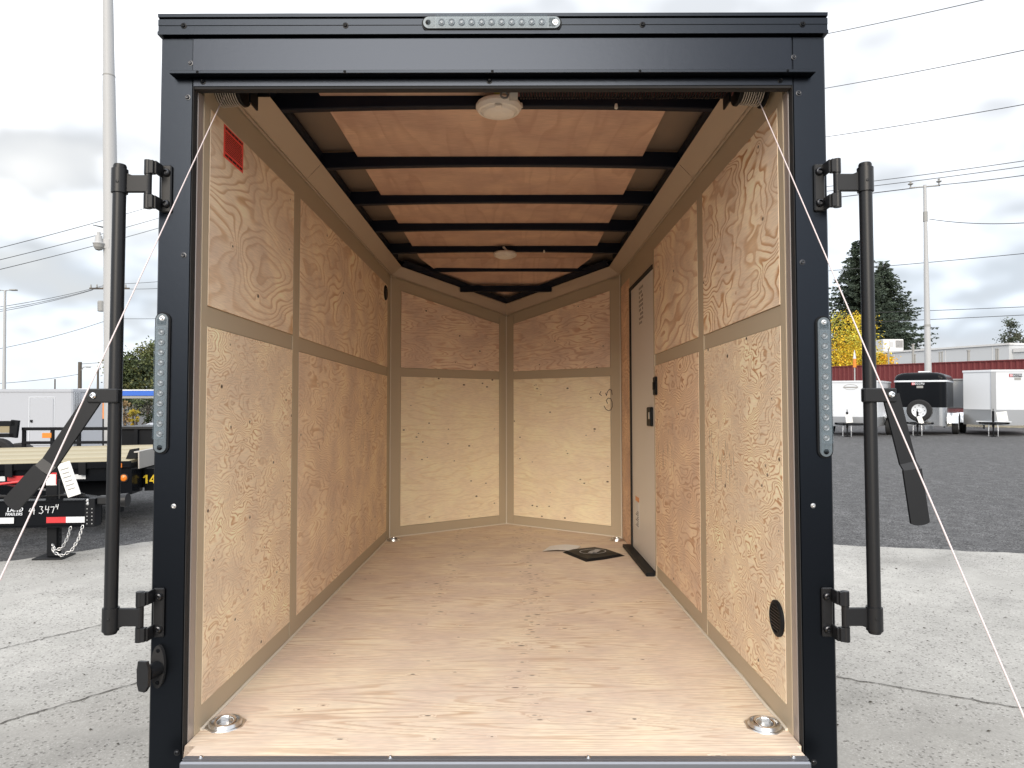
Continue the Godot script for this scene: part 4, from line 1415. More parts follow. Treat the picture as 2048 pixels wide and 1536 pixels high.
func ramp() -> void:
	# the ramp door, let down on to the ground behind
	var g := Geo.new()
	var a := Vector3(0, 0.509, 0.0945)
	var b := Vector3(0, 0.07, 1.80)
	var d := (b - a).normalized()
	g.xf = Transform3D(Basis(Vector3.RIGHT, d.cross(Vector3.RIGHT) * -1.0 if d.cross(Vector3.RIGHT).y < 0 else d.cross(Vector3.RIGHT), d), a)
	var ln := a.distance_to(b)
	g.ab(Vector3(-0.90, -0.045, 0.012), Vector3(0.90, 0.0, ln), 0.004)
	var r := part(g, "ramp_door", M.ramp_rubber, trailer)
	var h := Geo.new()
	h.xf = g.xf
	h.ab(Vector3(-0.79, -0.02, 0.002), Vector3(0.806, 0.004, 0.06), 0.004)
	part(h, "hinge_flap", M.ramp_rubber, r)
	h = Geo.new()
	h.xf = g.xf
	h.face([Vector3(-0.86, 0.003, 0.34), Vector3(0.86, 0.003, 0.34), Vector3(0.86, 0.003, ln - 0.02), Vector3(-0.86, 0.003, ln - 0.02)], Vector3.UP, [Vector2(0, 0), Vector2(1, 0), Vector2(1, 1), Vector2(0, 1)])
	part(h, "ramp_bounce_panel", plywood(256, 256, Vector2(1.72, 1.5), 811, Color(0.80, 0.70, 0.57), Color(0.62, 0.48, 0.36), {"fx": 0.4, "fy": 5.0, "slope": 20.0, "strength": 0.6}), r)  # pale sheet out of view, added to bounce light into the trailer
	h = Geo.new()
	h.xf = g.xf
	for k in 60:
		var o := Vector3(rng.randf_range(-0.82, 0.82), 0.0015 + (0.004 if k < 40 else 0.0), rng.randf_range(-0.02, 0.055) if k < 40 else rng.randf_range(0.07, 0.33))
		h.box(o, Vector3(rng.randf_range(0.002, 0.01), 0.002, rng.randf_range(0.001, 0.003)))
	part(h, "wood_chips", M.paper, r)
	# the folded black bag with papers, lying on the floor
	var root := thing("document_bag", "black fabric bag with white emblem lying on the plywood floor by the door", "bag")
	root.transform = trailer.transform
	h = Geo.new()
	var poly := [Vector3(0.363, 0, -2.532), Vector3(0.42, 0, -2.60), Vector3(0.583, 0, -2.675), Vector3(0.66, 0, -2.60), Vector3(0.738, 0, -2.425), Vector3(0.60, 0, -2.32), Vector3(0.482, 0, -2.256)]
	var mid := Vector3(0.55, FLOOR + 0.019, -2.47)
	for k in poly.size():
		var p0: Vector3 = poly[k] + Vector3(0, FLOOR + 0.001, 0)
		var p1: Vector3 = poly[(k + 1) % poly.size()] + Vector3(0, FLOOR + 0.001, 0)
		var q0 := p0.lerp(mid, 0.14) + Vector3(0, 0.010, 0)
		var q1 := p1.lerp(mid, 0.14) + Vector3(0, 0.010, 0)
		q0.y = FLOOR + 0.012
		q1.y = FLOOR + 0.012
		h.face([p0, p1, q1, q0], (p0 + p1) / 2 - mid + Vector3(0, 0.3, 0))
		h.face([q0, q1, mid], Vector3.UP)
	part(h, "bag", M.black, root)
	h = Geo.new()
	h.xf = Transform3D(Basis(Vector3(0.93, 0.0, -0.36).normalized(), Vector3(-0.36, 0.04, -0.93).normalized(), Vector3.UP), Vector3(0.545, FLOOR + 0.0215, -2.46))
	var ring := []
	for k in 25:
		ring.append(Vector2(cos(TAU * k / 24) * 0.085, sin(TAU * k / 24) * 0.055))
	h.stroke(ring, 0.006, 0.0)
	h.stroke([Vector2(-0.03, -0.025), Vector2(0.0, 0.0), Vector2(0.05, 0.02)], 0.03, 0.0005)
	h.stroke([Vector2(0.0, -0.03), Vector2(0.035, 0.0), Vector2(0.04, 0.03)], 0.02, 0.0008)
	part(h, "emblem", M.white_dull, root)
	root = thing("paper_sheet", "curled sheets of paper sticking out beside the black bag on the floor", "paper")
	root.transform = trailer.transform
	for k in 2:
		h = Geo.new()
		for s in 6:
			var f := s / 6.0
			var f2 := (s + 1) / 6.0
			var l0 := Vector3(0.235 + 0.2 * f, FLOOR + 0.002 + 0.010 * sin(f * PI) + 0.003 * k, -2.56 + 0.02 * k)
			var l1 := Vector3(0.235 + 0.2 * f2, FLOOR + 0.002 + 0.010 * sin(f2 * PI) + 0.003 * k, -2.56 + 0.02 * k)
			var w := Vector3(0.06, 0.0, -0.16 - 0.02 * k)
			h.face([l0, l1, l1 + w, l0 + w], Vector3.UP)
		part(h, "sheet", M.paper if k else M.white_dull, root)


# ---------------------------------------------------------------- wheels and boxes shared by the parked trailers
func wheel(parent: Node, o: Vector3, axis: Vector3, r: float, w: float, rim: Material, called := "wheel") -> void:
	var y := axis.normalized()
	var x := y.cross(Vector3.UP).normalized() if absf(y.y) < 0.9 else Vector3.RIGHT
	var b := Basis(x, y, x.cross(y))
	var g := Geo.new()
	g.xf = Transform3D(b, o)
	g.lathe([Vector2(r * 0.6, -w / 2), Vector2(r * 0.9, -w / 2), Vector2(r, -w * 0.36), Vector2(r, w * 0.36), Vector2(r * 0.9, w / 2), Vector2(r * 0.6, w / 2), Vector2(r * 0.58, 0), Vector2(r * 0.6, -w / 2)], 28)
	var t := part(g, called, M.rubber, parent)
	g = Geo.new()
	g.xf = Transform3D(b, o)
	g.lathe([Vector2(0, w * 0.25), Vector2(r * 0.12, w * 0.32), Vector2(r * 0.2, w * 0.30), Vector2(r * 0.25, w * 0.18), Vector2(r * 0.45, w * 0.3), Vector2(r * 0.55, w * 0.38), Vector2(r * 0.62, w * 0.48), Vector2(r * 0.60, w * 0.5), Vector2(r * 0.6, -w * 0.3), Vector2(0, -w * 0.3)], 28)
	part(g, "rim", rim, t)
	for k in 8:
		g = Geo.new()
		var a := TAU * k / 8
		g.xf = Transform3D(b, o)
		g.cyl(Vector3(cos(a) * r * 0.45, w * 0.302, sin(a) * r * 0.45), Vector3(cos(a) * r * 0.45, w * 0.315, sin(a) * r * 0.45), r * 0.055, r * 0.055, 8)
		part(g, "rim_hole", M.dark_slot, t)


func flip(poly: PackedVector2Array) -> PackedVector2Array:
	var q := PackedVector2Array()
	for p in poly:
		q.append(Vector2(p.x, -p.y))
	return q


const FLAT := Basis(Vector3.RIGHT, Vector3.BACK, Vector3.DOWN)


# a body whose plan (x, z) stands between two heights
func upright(plan: PackedVector2Array, y0: float, y1: float, smooth := false) -> Geo:
	var g := Geo.new()
	g.xf = Transform3D(Basis(Vector3.RIGHT, Vector3.BACK, Vector3.DOWN), Vector3.ZERO)
	g.prism(plan, -y1, -y0, smooth)
	return g


# logo panel: red block, dark block with pale letters, a line below
func logo(root: Node3D, o: Vector3, b: Basis, w: float, ground: bool) -> void:
	var g := Geo.new()
	g.xf = Transform3D(b, o)
	if ground:
		g.box(Vector3(0, 0, 0.002), Vector3(w, w * 0.27, 0.004))
		part(g, "logo_plate", M.black, root)
	g = Geo.new()
	g.xf = Transform3D(b, o)
	g.box(Vector3(-w * 0.36, 0, 0.006), Vector3(w * 0.24, w * 0.22, 0.003))
	part(g, "logo_mark", M.tape_red, root)
	words("II", w * 0.24, 0.003, M.white, root, "logo_letters", Transform3D(b, o + b * Vector3(-w * 0.36, 0, 0.010)))
	words("GCCFU", w * 0.24, 0.004, M.white, root, "logo_letters", Transform3D(b, o + b * Vector3(w * 0.12, 0, 0.008)))
	g = Geo.new()
	g.xf = Transform3D(b, o)
	g.box(Vector3(w * 0.15, -w * 0.28, 0.003), Vector3(w * 0.5, w * 0.2, 0.006))
	part(g, "logo_tab", M.pole_grey, root)


# tongue, coupler, jack and tag in front of a parked trailer (front at z = 0, facing +z)
func tongue(root: Node3D, half: float, reach: float, y: float, bar: Material) -> void:
	var g := Geo.new()
	for s in [-1.0, 1.0]:
		g.tube([Vector3(s * half, y, -0.15), Vector3(s * 0.05, y, reach)], 0.035, 6)
	g.box(Vector3(0, y, 0.06), Vector3(half * 2.0, 0.07, 0.06), 0.004)
	part(g, "tongue", bar, root)
	g = Geo.new()
	g.box(Vector3(0, y + 0.03, reach + 0.12), Vector3(0.08, 0.07, 0.3), 0.015)
	part(g, "coupler", M.black, root)
	g = Geo.new()
	g.cyl(Vector3(0, y - 0.12, reach * 0.7), Vector3(0, y + 0.42, reach * 0.7), 0.035, 0.035, 12)
	g.cyl(Vector3(0, 0.02, reach * 0.7), Vector3(0, y - 0.1, reach * 0.7), 0.024, 0.024, 10)
	g.cyl(Vector3(-0.0, y + 0.42, reach * 0.7), Vector3(0.0, y + 0.5, reach * 0.7), 0.012, 0.012, 8)
	g.box(Vector3(0, 0.012, reach * 0.7), Vector3(0.16, 0.02, 0.16), 0.003)
	part(g, "jack", M.black, root)
	g = Geo.new()
	for s in [-1.0, 1.0]:
		g.tube([Vector3(s * 0.12, y, reach * 0.72), Vector3(s * 0.13, 0.2, reach * 0.74), Vector3(s * 0.13, 0.015, reach * 0.74)], 0.02, 6)
	part(g, "safety_chain", M.zinc, root)


func tag_sheet(root: Node3D, o: Vector3, w: float, h: float, lean: float) -> void:
	var g := Geo.new()
	g.xf = Transform3D(Basis(Vector3.BACK, lean) * Basis(Vector3.UP, 0.25), o)
	g.box(Vector3.ZERO, Vector3(w, h, 0.012), 0.003)
	var t := part(g, "paper_tag", M.paper, root)
	var q := Geo.new()
	q.xf = g.xf
	for k in 6:
		q.box(Vector3(-w * 0.05, h * (0.32 - k * 0.12), 0.0075), Vector3(w * (0.65 - 0.1 * (k % 2)), h * 0.03, 0.002))
	part(q, "tag_print", M.pole_grey, t)


# ---------------------------------------------------------------- right-hand background
func right_side() -> void:
	var g: Geo
	var yaw := deg_to_rad(-36.0)
	# ---- black trailer with the spare wheel
	var o := at(1840, 868, 24.5)
	o.y = 0.0
	var root := thing("parked_trailer", "small black enclosed trailer with a spare wheel on its polished front", "trailer", o, "enclosed trailers parked along the red fence", yaw)
	var hw := 0.80
	var plan := PackedVector2Array()
	for k in 7:
		var a := PI / 2 * k / 6
		plan.append(Vector2(hw - 0.22 + 0.22 * cos(a), -0.22 + 0.22 * sin(a)))
	for k in 7:
		var a := PI / 2 + PI / 2 * k / 6
		plan.append(Vector2(-hw + 0.22 + 0.22 * cos(a), -0.22 + 0.22 * sin(a)))
	plan.append(Vector2(-hw, -3.0))
	plan.append(Vector2(hw, -3.0))
	part(upright(plan, 0.97, 1.86, true), "body", M.black_gloss, root)
	var low := Geometry2D.offset_polygon(plan, 0.004)[0]
	part(upright(low, 0.33, 0.97, true), "stone_guard", M.chrome, root)
	part(upright(Geometry2D.offset_polygon(plan, 0.02)[0], 1.86, 1.92, true), "roof_trim", M.white, root)
	g = Geo.new()
	# domed cap over the front
	for k in 8:
		var y0 := 1.92 + 0.27 * sin(PI / 2 * k / 8.0)
		var y1 := 1.92 + 0.27 * sin(PI / 2 * (k + 1) / 8.0)
		var f0 := 1.0 - 0.5 * pow(k / 8.0, 2.4)
		var f1 := 1.0 - 0.5 * pow((k + 1) / 8.0, 2.4)
		for j in plan.size():
			var a: Vector2 = plan[j]
			var b: Vector2 = plan[(j + 1) % plan.size()]
			var c := Vector2(0, -1.4)
			var p := []
			for q in [[a, f0, y0], [b, f0, y0], [b, f1, y1], [a, f1, y1]]:
				var v: Vector2 = c + (q[0] - c) * Vector2(q[1], 1.0 - (1.0 - q[1]) * 0.25)
				p.append(Vector3(v.x, q[2], v.y))
			g.face(p, Vector3(a.x, 0.4, a.y + 1.4))
	var roof := []
	for a in plan:
		var v := Vector2(0, -1.4) + (a - Vector2(0, -1.4)) * Vector2(0.5, 0.875)
		roof.append(Vector3(v.x, 2.19, v.y))
	g.face(roof, Vector3.UP)
	part(g, "roof_cap", M.black_gloss, root)
	g = Geo.new()
	g.box(Vector3(0.1, 2.215, -0.5), Vector3(0.36, 0.06, 0.36), 0.02)
	part(g, "roof_vent", M.white, root)
	logo(root, Vector3(-0.05, 1.80, 0.001), Basis(), 0.40, false)
	wheel(root, Vector3(0.0, 0.86, 0.14), Vector3.BACK, 0.385, 0.2, M.white, "spare_wheel")
	for s in [-1.0, 1.0]:
		wheel(root, Vector3(s * 0.96, 0.33, -1.5), Vector3(s, 0, 0), 0.33, 0.2, M.white)
		g = Geo.new()
		g.xf = Transform3D(Basis(Vector3.FORWARD, Vector3.UP, Vector3.RIGHT * s), Vector3(s * 0.80, 0.0, -1.5))
		g.prism(PackedVector2Array([Vector2(-0.5, 0.40), Vector2(-0.44, 0.66), Vector2(-0.3, 0.76), Vector2(0.3, 0.76), Vector2(0.44, 0.66), Vector2(0.5, 0.40), Vector2(0.46, 0.40), Vector2(0.4, 0.63), Vector2(0.28, 0.72), Vector2(-0.28, 0.72), Vector2(-0.4, 0.63), Vector2(-0.46, 0.40)]), 0.0, 0.28)
		part(g, "fender", M.chrome, root)
	tongue(root, 0.42, 1.0, 0.42, M.black)
	tag_sheet(root, Vector3(0.10, 0.56, 0.85), 0.15, 0.26, 0.3)
	# ---- white trailer with the polished nose strip
	o = at(1988, 868, 24.0)
	o.y = 0.0
	root = thing("parked_trailer", "white vee-nosed trailer with a polished centre strip, at the right edge of the lot", "trailer", o, "enclosed trailers parked along the red fence", yaw)
	plan = PackedVector2Array([Vector2(0.05, 0.0), Vector2(-0.05, 0.0), Vector2(-0.90, -0.50), Vector2(-0.90, -4.0), Vector2(0.90, -4.0), Vector2(0.90, -0.50)])
	part(upright(plan, 0.9, 2.2), "body", M.white, root)
	part(upright(Geometry2D.offset_polygon(plan, 0.005)[0], 0.36, 0.9), "stone_guard", M.tread, root)
	part(upright(Geometry2D.offset_polygon(plan, 0.025)[0], 2.2, 2.27), "roof_trim", M.white, root)
	g = Geo.new()
	g.box(Vector3(0, 1.28, 0.007), Vector3(0.15, 1.83, 0.012), 0.004)
	part(g, "nose_strip", M.tread, root)
	var nb := Basis(Vector3(0.87, 0, -0.493), Vector3.UP, Vector3(0.493, 0, 0.87))
	logo(root, Vector3(0.62, 2.07, -0.33), nb, 0.42, true)
	for s in [-1.0, 1.0]:
		wheel(root, Vector3(s * 1.0, 0.33, -1.7), Vector3(s, 0, 0), 0.33, 0.2, M.white)
		g = Geo.new()
		g.xf = Transform3D(Basis(Vector3.FORWARD, Vector3.UP, Vector3.RIGHT * s), Vector3(s * 0.90, 0.0, -1.7))
		g.prism(PackedVector2Array([Vector2(-0.5, 0.40), Vector2(-0.44, 0.66), Vector2(-0.3, 0.76), Vector2(0.3, 0.76), Vector2(0.44, 0.66), Vector2(0.5, 0.40), Vector2(0.46, 0.40), Vector2(0.4, 0.63), Vector2(0.28, 0.72), Vector2(-0.28, 0.72), Vector2(-0.4, 0.63), Vector2(-0.46, 0.40)]), 0.0, 0.26)
		part(g, "fender", M.chrome, root)
	tongue(root, 0.42, 0.9, 0.44, M.black)
	g = Geo.new()
	g.box(Vector3(0, 0.49, 0.1), Vector3(1.0, 0.035, 0.09), 0.004)
	part(g, "step_bar", M.white, root)
	tag_sheet(root, Vector3(0.25, 0.68, 0.7), 0.3, 0.32, 0.15)
	# ---- white trailer half hidden by the black post
	o = at(1702, 872, 24.0)
	o.y = 0.0
	root = thing("parked_trailer", "plain white trailer with an oval badge, left of the black spare-wheel trailer", "trailer", o, "enclosed trailers parked along the red fence", yaw)
	plan = PackedVector2Array([Vector2(0.78, 0.0), Vector2(-0.78, 0.0), Vector2(-0.82, -0.04), Vector2(-0.82, -3.0), Vector2(0.82, -3.0), Vector2(0.82, -0.04)])
	part(upright(plan, 0.66, 1.84), "body", M.white, root)
	part(upright(Geometry2D.offset_polygon(plan, 0.004)[0], 0.33, 0.66), "stone_guard", M.tread, root)
	part(upright(Geometry2D.offset_polygon(plan, 0.02)[0], 1.84, 1.90), "roof_trim", M.white, root)
	g = Geo.new()
	var el := []
	for k in 21:
		el.append(Vector2(cos(TAU * k / 20) * 0.21, sin(TAU * k / 20) * 0.09))
	g.xf = Transform3D(Basis(), Vector3(0.0, 1.68, 0.002))
	g.stroke(el, 0.014, 0.001)
	g.stroke([Vector2(-0.22, -0.01), Vector2(0.22, -0.01)], 0.045, 0.002)
	part(g, "badge", M.pole_grey, root)
	for s in [-1.0, 1.0]:
		wheel(root, Vector3(s * 0.95, 0.31, -1.6), Vector3(s, 0, 0), 0.31, 0.18, M.white)
		g = Geo.new()
		g.ab(Vector3(s * 0.825, 0.62, -2.0), Vector3(s * 1.06, 0.66, -1.2), 0.01)
		part(g, "fender", M.chrome, root)
	tongue(root, 0.5, 0.9, 0.42, M.black)
	tag_sheet(root, Vector3(0.08, 0.62, 0.75), 0.2, 0.28, 0.1)
	# ---- red fence
	var fa := at(1600, 735, 42.0)
	var fb := at(2120, 718, 31.0)
	fa.y = 0.0
	fb.y = 0.0
	root = thing("metal_fence", "tall dark red ribbed metal fence behind the parked trailers", "fence", fa)
	root.rotation.y = -atan2(fb.z - fa.z, fb.x - fa.x)
	var fl := fa.distance_to(fb)
	g = Geo.new()
	var x := 0.0
	var prof := PackedVector2Array()
	while x < fl:
		prof.append_array([Vector2(x, 0.0), Vector2(x + 0.14, 0.0), Vector2(x + 0.17, 0.03), Vector2(x + 0.23, 0.03)])
		x += 0.26
	for k in prof.size() - 1:
		var a := prof[k]
		var b := prof[k + 1]
		g.face([Vector3(a.x, 0.1, a.y), Vector3(b.x, 0.1, b.y), Vector3(b.x, 3.0, b.y), Vector3(a.x, 3.0, a.y)], Vector3.BACK)
	part(g, "ribbed_sheet", M.red_fence, root)
	for yy in [0.5, 1.6, 2.85]:
		g = Geo.new()
		g.box(Vector3(fl / 2, yy, -0.05), Vector3(fl, 0.1, 0.05))
		part(g, "rail", M.red_fence, root)
	g = Geo.new()
	g.box(Vector3(fl / 2, 3.02, 0.01), Vector3(fl, 0.05, 0.1))
	part(g, "cap_rail", M.red_fence, root)
	# ---- mesh gate between two trailers
	var ga := at(1888, 830, 27.5)
	ga.y = 0.0
	root = thing("mesh_gate", "grey chain link gate panel standing between the black and white trailers", "gate", ga, "", yaw * 0.9)
	g = Geo.new()
	for q in [[Vector3(0, 0.1, 0), Vector3(0, 2.0, 0)], [Vector3(1.3, 0.1, 0), Vector3(1.3, 2.0, 0)], [Vector3(0, 2.0, 0), Vector3(1.3, 2.0, 0)], [Vector3(0, 0.9, 0), Vector3(1.3, 0.9, 0)]]:
		g.tube(q, 0.03, 8)
	part(g, "frame", M.pole_grey, root)
	g = Geo.new()
	for k in 34:
		var t := k * 0.1
		for s in [0, 1]:
			var a := Vector2(maxf(0, t - 1.9), minf(t, 1.9))
			var b := Vector2(minf(t, 1.3), maxf(0.0, t - 1.3))
			if a.x > 1.3 or b.y > 1.9:
				continue
			if s:
				a.x = 1.3 - a.x
				b.x = 1.3 - b.x
			g.tube([Vector3(a.x, 0.1 + a.y, 0), Vector3(b.x, 0.1 + b.y, 0)], 0.005, 4)
	part(g, "wire_mesh", M.zinc, root)
	g = Geo.new()
	g.box(Vector3(0.65, 1.45, -0.02), Vector3(1.25, 1.05, 0.01))
	part(g, "privacy_screen", M.pole_white, root)
	# ---- white building with a rooftop unit
	var b0 := at(1735, 707, 68.5)
	var b1 := at(2018, 687, 55.3)
	b0.y = 0.0
	b1.y = 0.0
	root = thing("white_building", "long low white building with a stepped parapet behind the red fence", "building", b0)
	root.rotation.y = -atan2(b1.z - b0.z, b1.x - b0.x)
	var bl := b0.distance_to(b1)
	g = Geo.new()
	g.ab(Vector3(0, 0, -18), Vector3(bl, 5.35, 0))
	part(g, "wall", M.building, root)
	g = Geo.new()
	g.ab(Vector3(-0.1, 5.3505, -18.1), Vector3(bl + 0.1, 5.5, 0.1))
	part(g, "parapet", M.building_trim, root)
	g = Geo.new()
	g.ab(Vector3(bl + 0.001, 0, -18), Vector3(bl + 12, 4.75, -0.4))
	part(g, "low_wing", M.building, root)
	g = Geo.new()
	g.ab(Vector3(bl + 0.101, 4.7505, -18.1), Vector3(bl + 12.1, 5.05, -0.3))
	part(g, "low_parapet", M.building_trim, root)
	for q in [0.22, 0.6, 0.9]:
		g = Geo.new()
		g.ab(Vector3(bl * q, 0.0, 0.0), Vector3(bl * q + 0.05, 5.3, 0.02))
		part(g, "wall_seam", M.building_trim, root)
	var un := Geo.new()
	var u0 := at(1779, 706, 67.5)
	root = thing("rooftop_unit", "boxy white air conditioning unit on the left end of the white roof", "air conditioner", Vector3(u0.x, 5.5, u0.z))
	un.box(Vector3(0, 0.62, 0), Vector3(1.95, 1.2, 1.4), 0.04)
	part(un, "casing", M.building_trim, root)
	for k in 7:
		un = Geo.new()
		un.box(Vector3(0.25 + k * 0.1, 0.75, 0.705), Vector3(0.05, 0.7, 0.02))
		part(un, "louvre", M.dark_slot, root)
	un = Geo.new()
	un.box(Vector3(-0.2, 0.7, 0.71), Vector3(0.35, 0.5, 0.02))
	part(un, "access_panel", M.pole_white, root)
	# ---- steel posts standing behind the fence
	var labels := ["thin grey post behind the fence nearest the yellow tree", "tall grey post left of the white utility pole", "shorter grey post close beside the tall one left of the pole", "grey post just right of the white utility pole", "twin of the grey post just right of the white pole", "thick grey post midway along the white wall", "left of the close pair of posts before the low wing", "right of the close pair of posts before the low wing"]
	var spots := [[1777, 697, 735], [1826, 688, 735], [1830, 708, 735], [1879, 704, 735], [1884, 703, 735], [1937, 700, 735], [1992, 697, 735], [1996, 697, 735]]
	for k in spots.size():
		var q: Array = spots[k]
		var d = 44.0 - (q[0] - 1777) / 300.0 * 5.0
		var t := at(q[0], q[1], d)
		root = thing("steel_post", labels[k], "post", Vector3(t.x, 0, t.z), "grey posts behind the red fence")
		g = Geo.new()
		var r := 0.075 if k in [1, 5] else 0.045
		g.cyl(Vector3.ZERO, Vector3(0, t.y - 0.06, 0), r, r, 8)
		part(g, "shaft", M.pole_grey, root)
		g = Geo.new()
		g.cyl(Vector3(0, t.y - 0.06, 0), Vector3(0, t.y, 0), r * 1.4, r * 1.4, 8)
		part(g, "cap", M.pole_grey, root)
	# ---- small flagged stake over the left white trailer
	var fp := at(1709, 700, 36.0)
	root = thing("marker_stake", "thin stake with an orange and white marker above the left white trailer", "stake", Vector3(fp.x, 0, fp.z))
	g = Geo.new()
	g.cyl(Vector3.ZERO, Vector3(0, fp.y - 0.9, 0), 0.03, 0.03, 6)
	part(g, "shaft", M.pole_white, root)
	g = Geo.new()
	g.cyl(Vector3(0, fp.y - 0.9, 0), Vector3(0, fp.y - 0.45, 0), 0.09, 0.08, 8)
	part(g, "orange_band", M.orange, root)
	g = Geo.new()
	g.cyl(Vector3(0, fp.y - 0.45, 0), Vector3(0, fp.y, 0), 0.08, 0.01, 8)
	part(g, "white_tip", M.white, root)
	# ---- white utility pole with a cross arm
	var pb := at(1857, 742, 28.5)
	var pt := at(1848, 370, 28.5)
	root = thing("utility_pole", "tall white tapered utility pole with a cross arm behind the black trailer", "utility pole", Vector3(pb.x, 0, pb.z))
	g = Geo.new()
	var lean := Vector3((pt.x - pb.x) * 0.7, 0, 0)
	g.cyl(Vector3.ZERO, Vector3(lean.x, pt.y, 0), 0.15, 0.06, 16)
	part(g, "shaft", M.pole_white, root)
	g = Geo.new()
	var bd := 4.2
	g.cyl(Vector3(lean.x * 0.43, bd, 0), Vector3(lean.x * 0.44, bd + 0.08, 0), 0.125, 0.125, 14)
	g.cyl(Vector3(lean.x * 0.88, 8.5, 0), Vector3(lean.x * 0.88, 8.9, 0), 0.09, 0.09, 12)
	part(g, "band", M.pole_grey, root)
	g = Geo.new()
	g.tube([Vector3(lean.x - 0.62, pt.y - 0.12, 0), Vector3(lean.x + 0.62, pt.y - 0.02, 0)], 0.03, 6)
	part(g, "cross_arm", M.pole_grey, root)
	for s in [-0.58, 0.58]:
		g = Geo.new()
		g.xf = Transform3D(Basis(), Vector3(lean.x + s, pt.y - 0.04 + s * 0.09, 0))
		g.lathe([Vector2(0.02, 0), Vector2(0.03, 0.08), Vector2(0.10, 0.12), Vector2(0.10, 0.15), Vector2(0.03, 0.17), Vector2(0.05, 0.24), Vector2(0, 0.25)], 10)
		part(g, "insulator", M.pole_grey, root)
	# ---- trees
	conifer(at(1716, 480, 80.0), 9.6, "tall dark spruce rising beside the right post", 5)
	conifer(at(1768, 522, 82.0), 9.4, "lower dark spruce merging with the taller one on its right", 6)
	var yt := at(1690, 622, 47.0)
	leafy("yellow_tree", "bright yellow autumn tree in front of the dark spruces", Vector3(yt.x, 0, yt.z), [[Vector3(0, yt.y - 2.2, 0), Vector3(1.9, 2.2, 1.7)], [Vector3(-0.6, yt.y - 4.2, 0.2), Vector3(2.5, 2.4, 2.0)], [Vector3(1.2, yt.y - 4.3, 0), Vector3(1.9, 1.6, 1.7)], [Vector3(2.0, yt.y - 3.9, 0.3), Vector3(0.9, 1.1, 0.9)]], 20000, 0.13, [Color(0.78, 0.60, 0.04), Color(0.62, 0.53, 0.05), Color(0.42, 0.42, 0.06), Color(0.80, 0.48, 0.03)], "gold", 22)
	yt = at(2020, 640, 90.0)
	leafy("distant_tree", "small grey green tree far off above the low white wing", Vector3(yt.x, 0, yt.z), [[Vector3(0, yt.y - 1.6, 0), Vector3(1.5, 1.6, 1.4)], [Vector3(0.2, yt.y - 3.4, 0), Vector3(2.1, 1.5, 1.9)]], 1500, 0.3, [Color(0.08, 0.10, 0.07), Color(0.06, 0.075, 0.05), Color(0.11, 0.12, 0.08)], "leaf", 24)


func conifer(top: Vector3, half: float, label: String, s: int) -> void:
	var r := RandomNumberGenerator.new()
	r.seed = s
	var h := top.y
	var root := thing("spruce_tree", label, "tree", Vector3(top.x, 0, top.z), "dark spruces beyond the fence")
	var g := Geo.new()
	g.tube([Vector3.ZERO, Vector3(0.1, h * 0.4, 0), Vector3(0, h * 0.98, 0)], [0.32, 0.2, 0.03], 8)
	part(g, "trunk", M.bark, root)
	g = Geo.new()
	var y := h * 0.12
	while y < h - 0.1:
		var f := (h - y) / h
		var len := half * pow(f / 0.88, 0.85) * r.randf_range(0.8, 1.12)
		var nb := int(lerpf(5, 12, f))
		var a0 := r.randf() * TAU
		for k in nb:
			if r.randf() < 0.10:
				continue
			var a := a0 + TAU * k / nb + r.randf_range(-0.25, 0.25)
			var ln := len * r.randf_range(0.6, 1.12)
			var dir := Vector3(cos(a), 0, sin(a))
			var n := int(ceil(ln / 0.16))
			for q in n:
				var t := (q + r.randf()) / n
				var droop := -0.10 * ln * t + 0.22 * ln * t * t * 0.7
				var p := Vector3(0, y + r.randf_range(-0.12, 0.12), 0) + dir * ln * t + Vector3(0, droop - 0.12 * ln * t, 0)
				var w: float = (0.34 + 0.34 * (1.0 - t)) * r.randf_range(0.6, 1.2)
				var sd := dir.cross(Vector3.UP)
				for m in 5:
					var out := (dir * r.randf_range(0.3, 1.0) + sd * r.randf_range(-1.0, 1.0) + Vector3(0, r.randf_range(-0.5, 0.25), 0)).normalized()
					var up := out.cross(Vector3(r.randfn(), r.randfn(), r.randfn())).normalized() * w * 0.19
					var v := r.randf_range(0.55, 1.25)
					g.tint = Color(0.060 * v, 0.084 * v, 0.058 * v)
					g.face([p - up, p + out * w * 0.6 - up * 0.7, p + out * w, p + out * w * 0.55 + up], up.cross(out))
		y += lerpf(0.22, 0.42, f) * r.randf_range(0.8, 1.2)
	part(g, "crown", M.conifer, root)


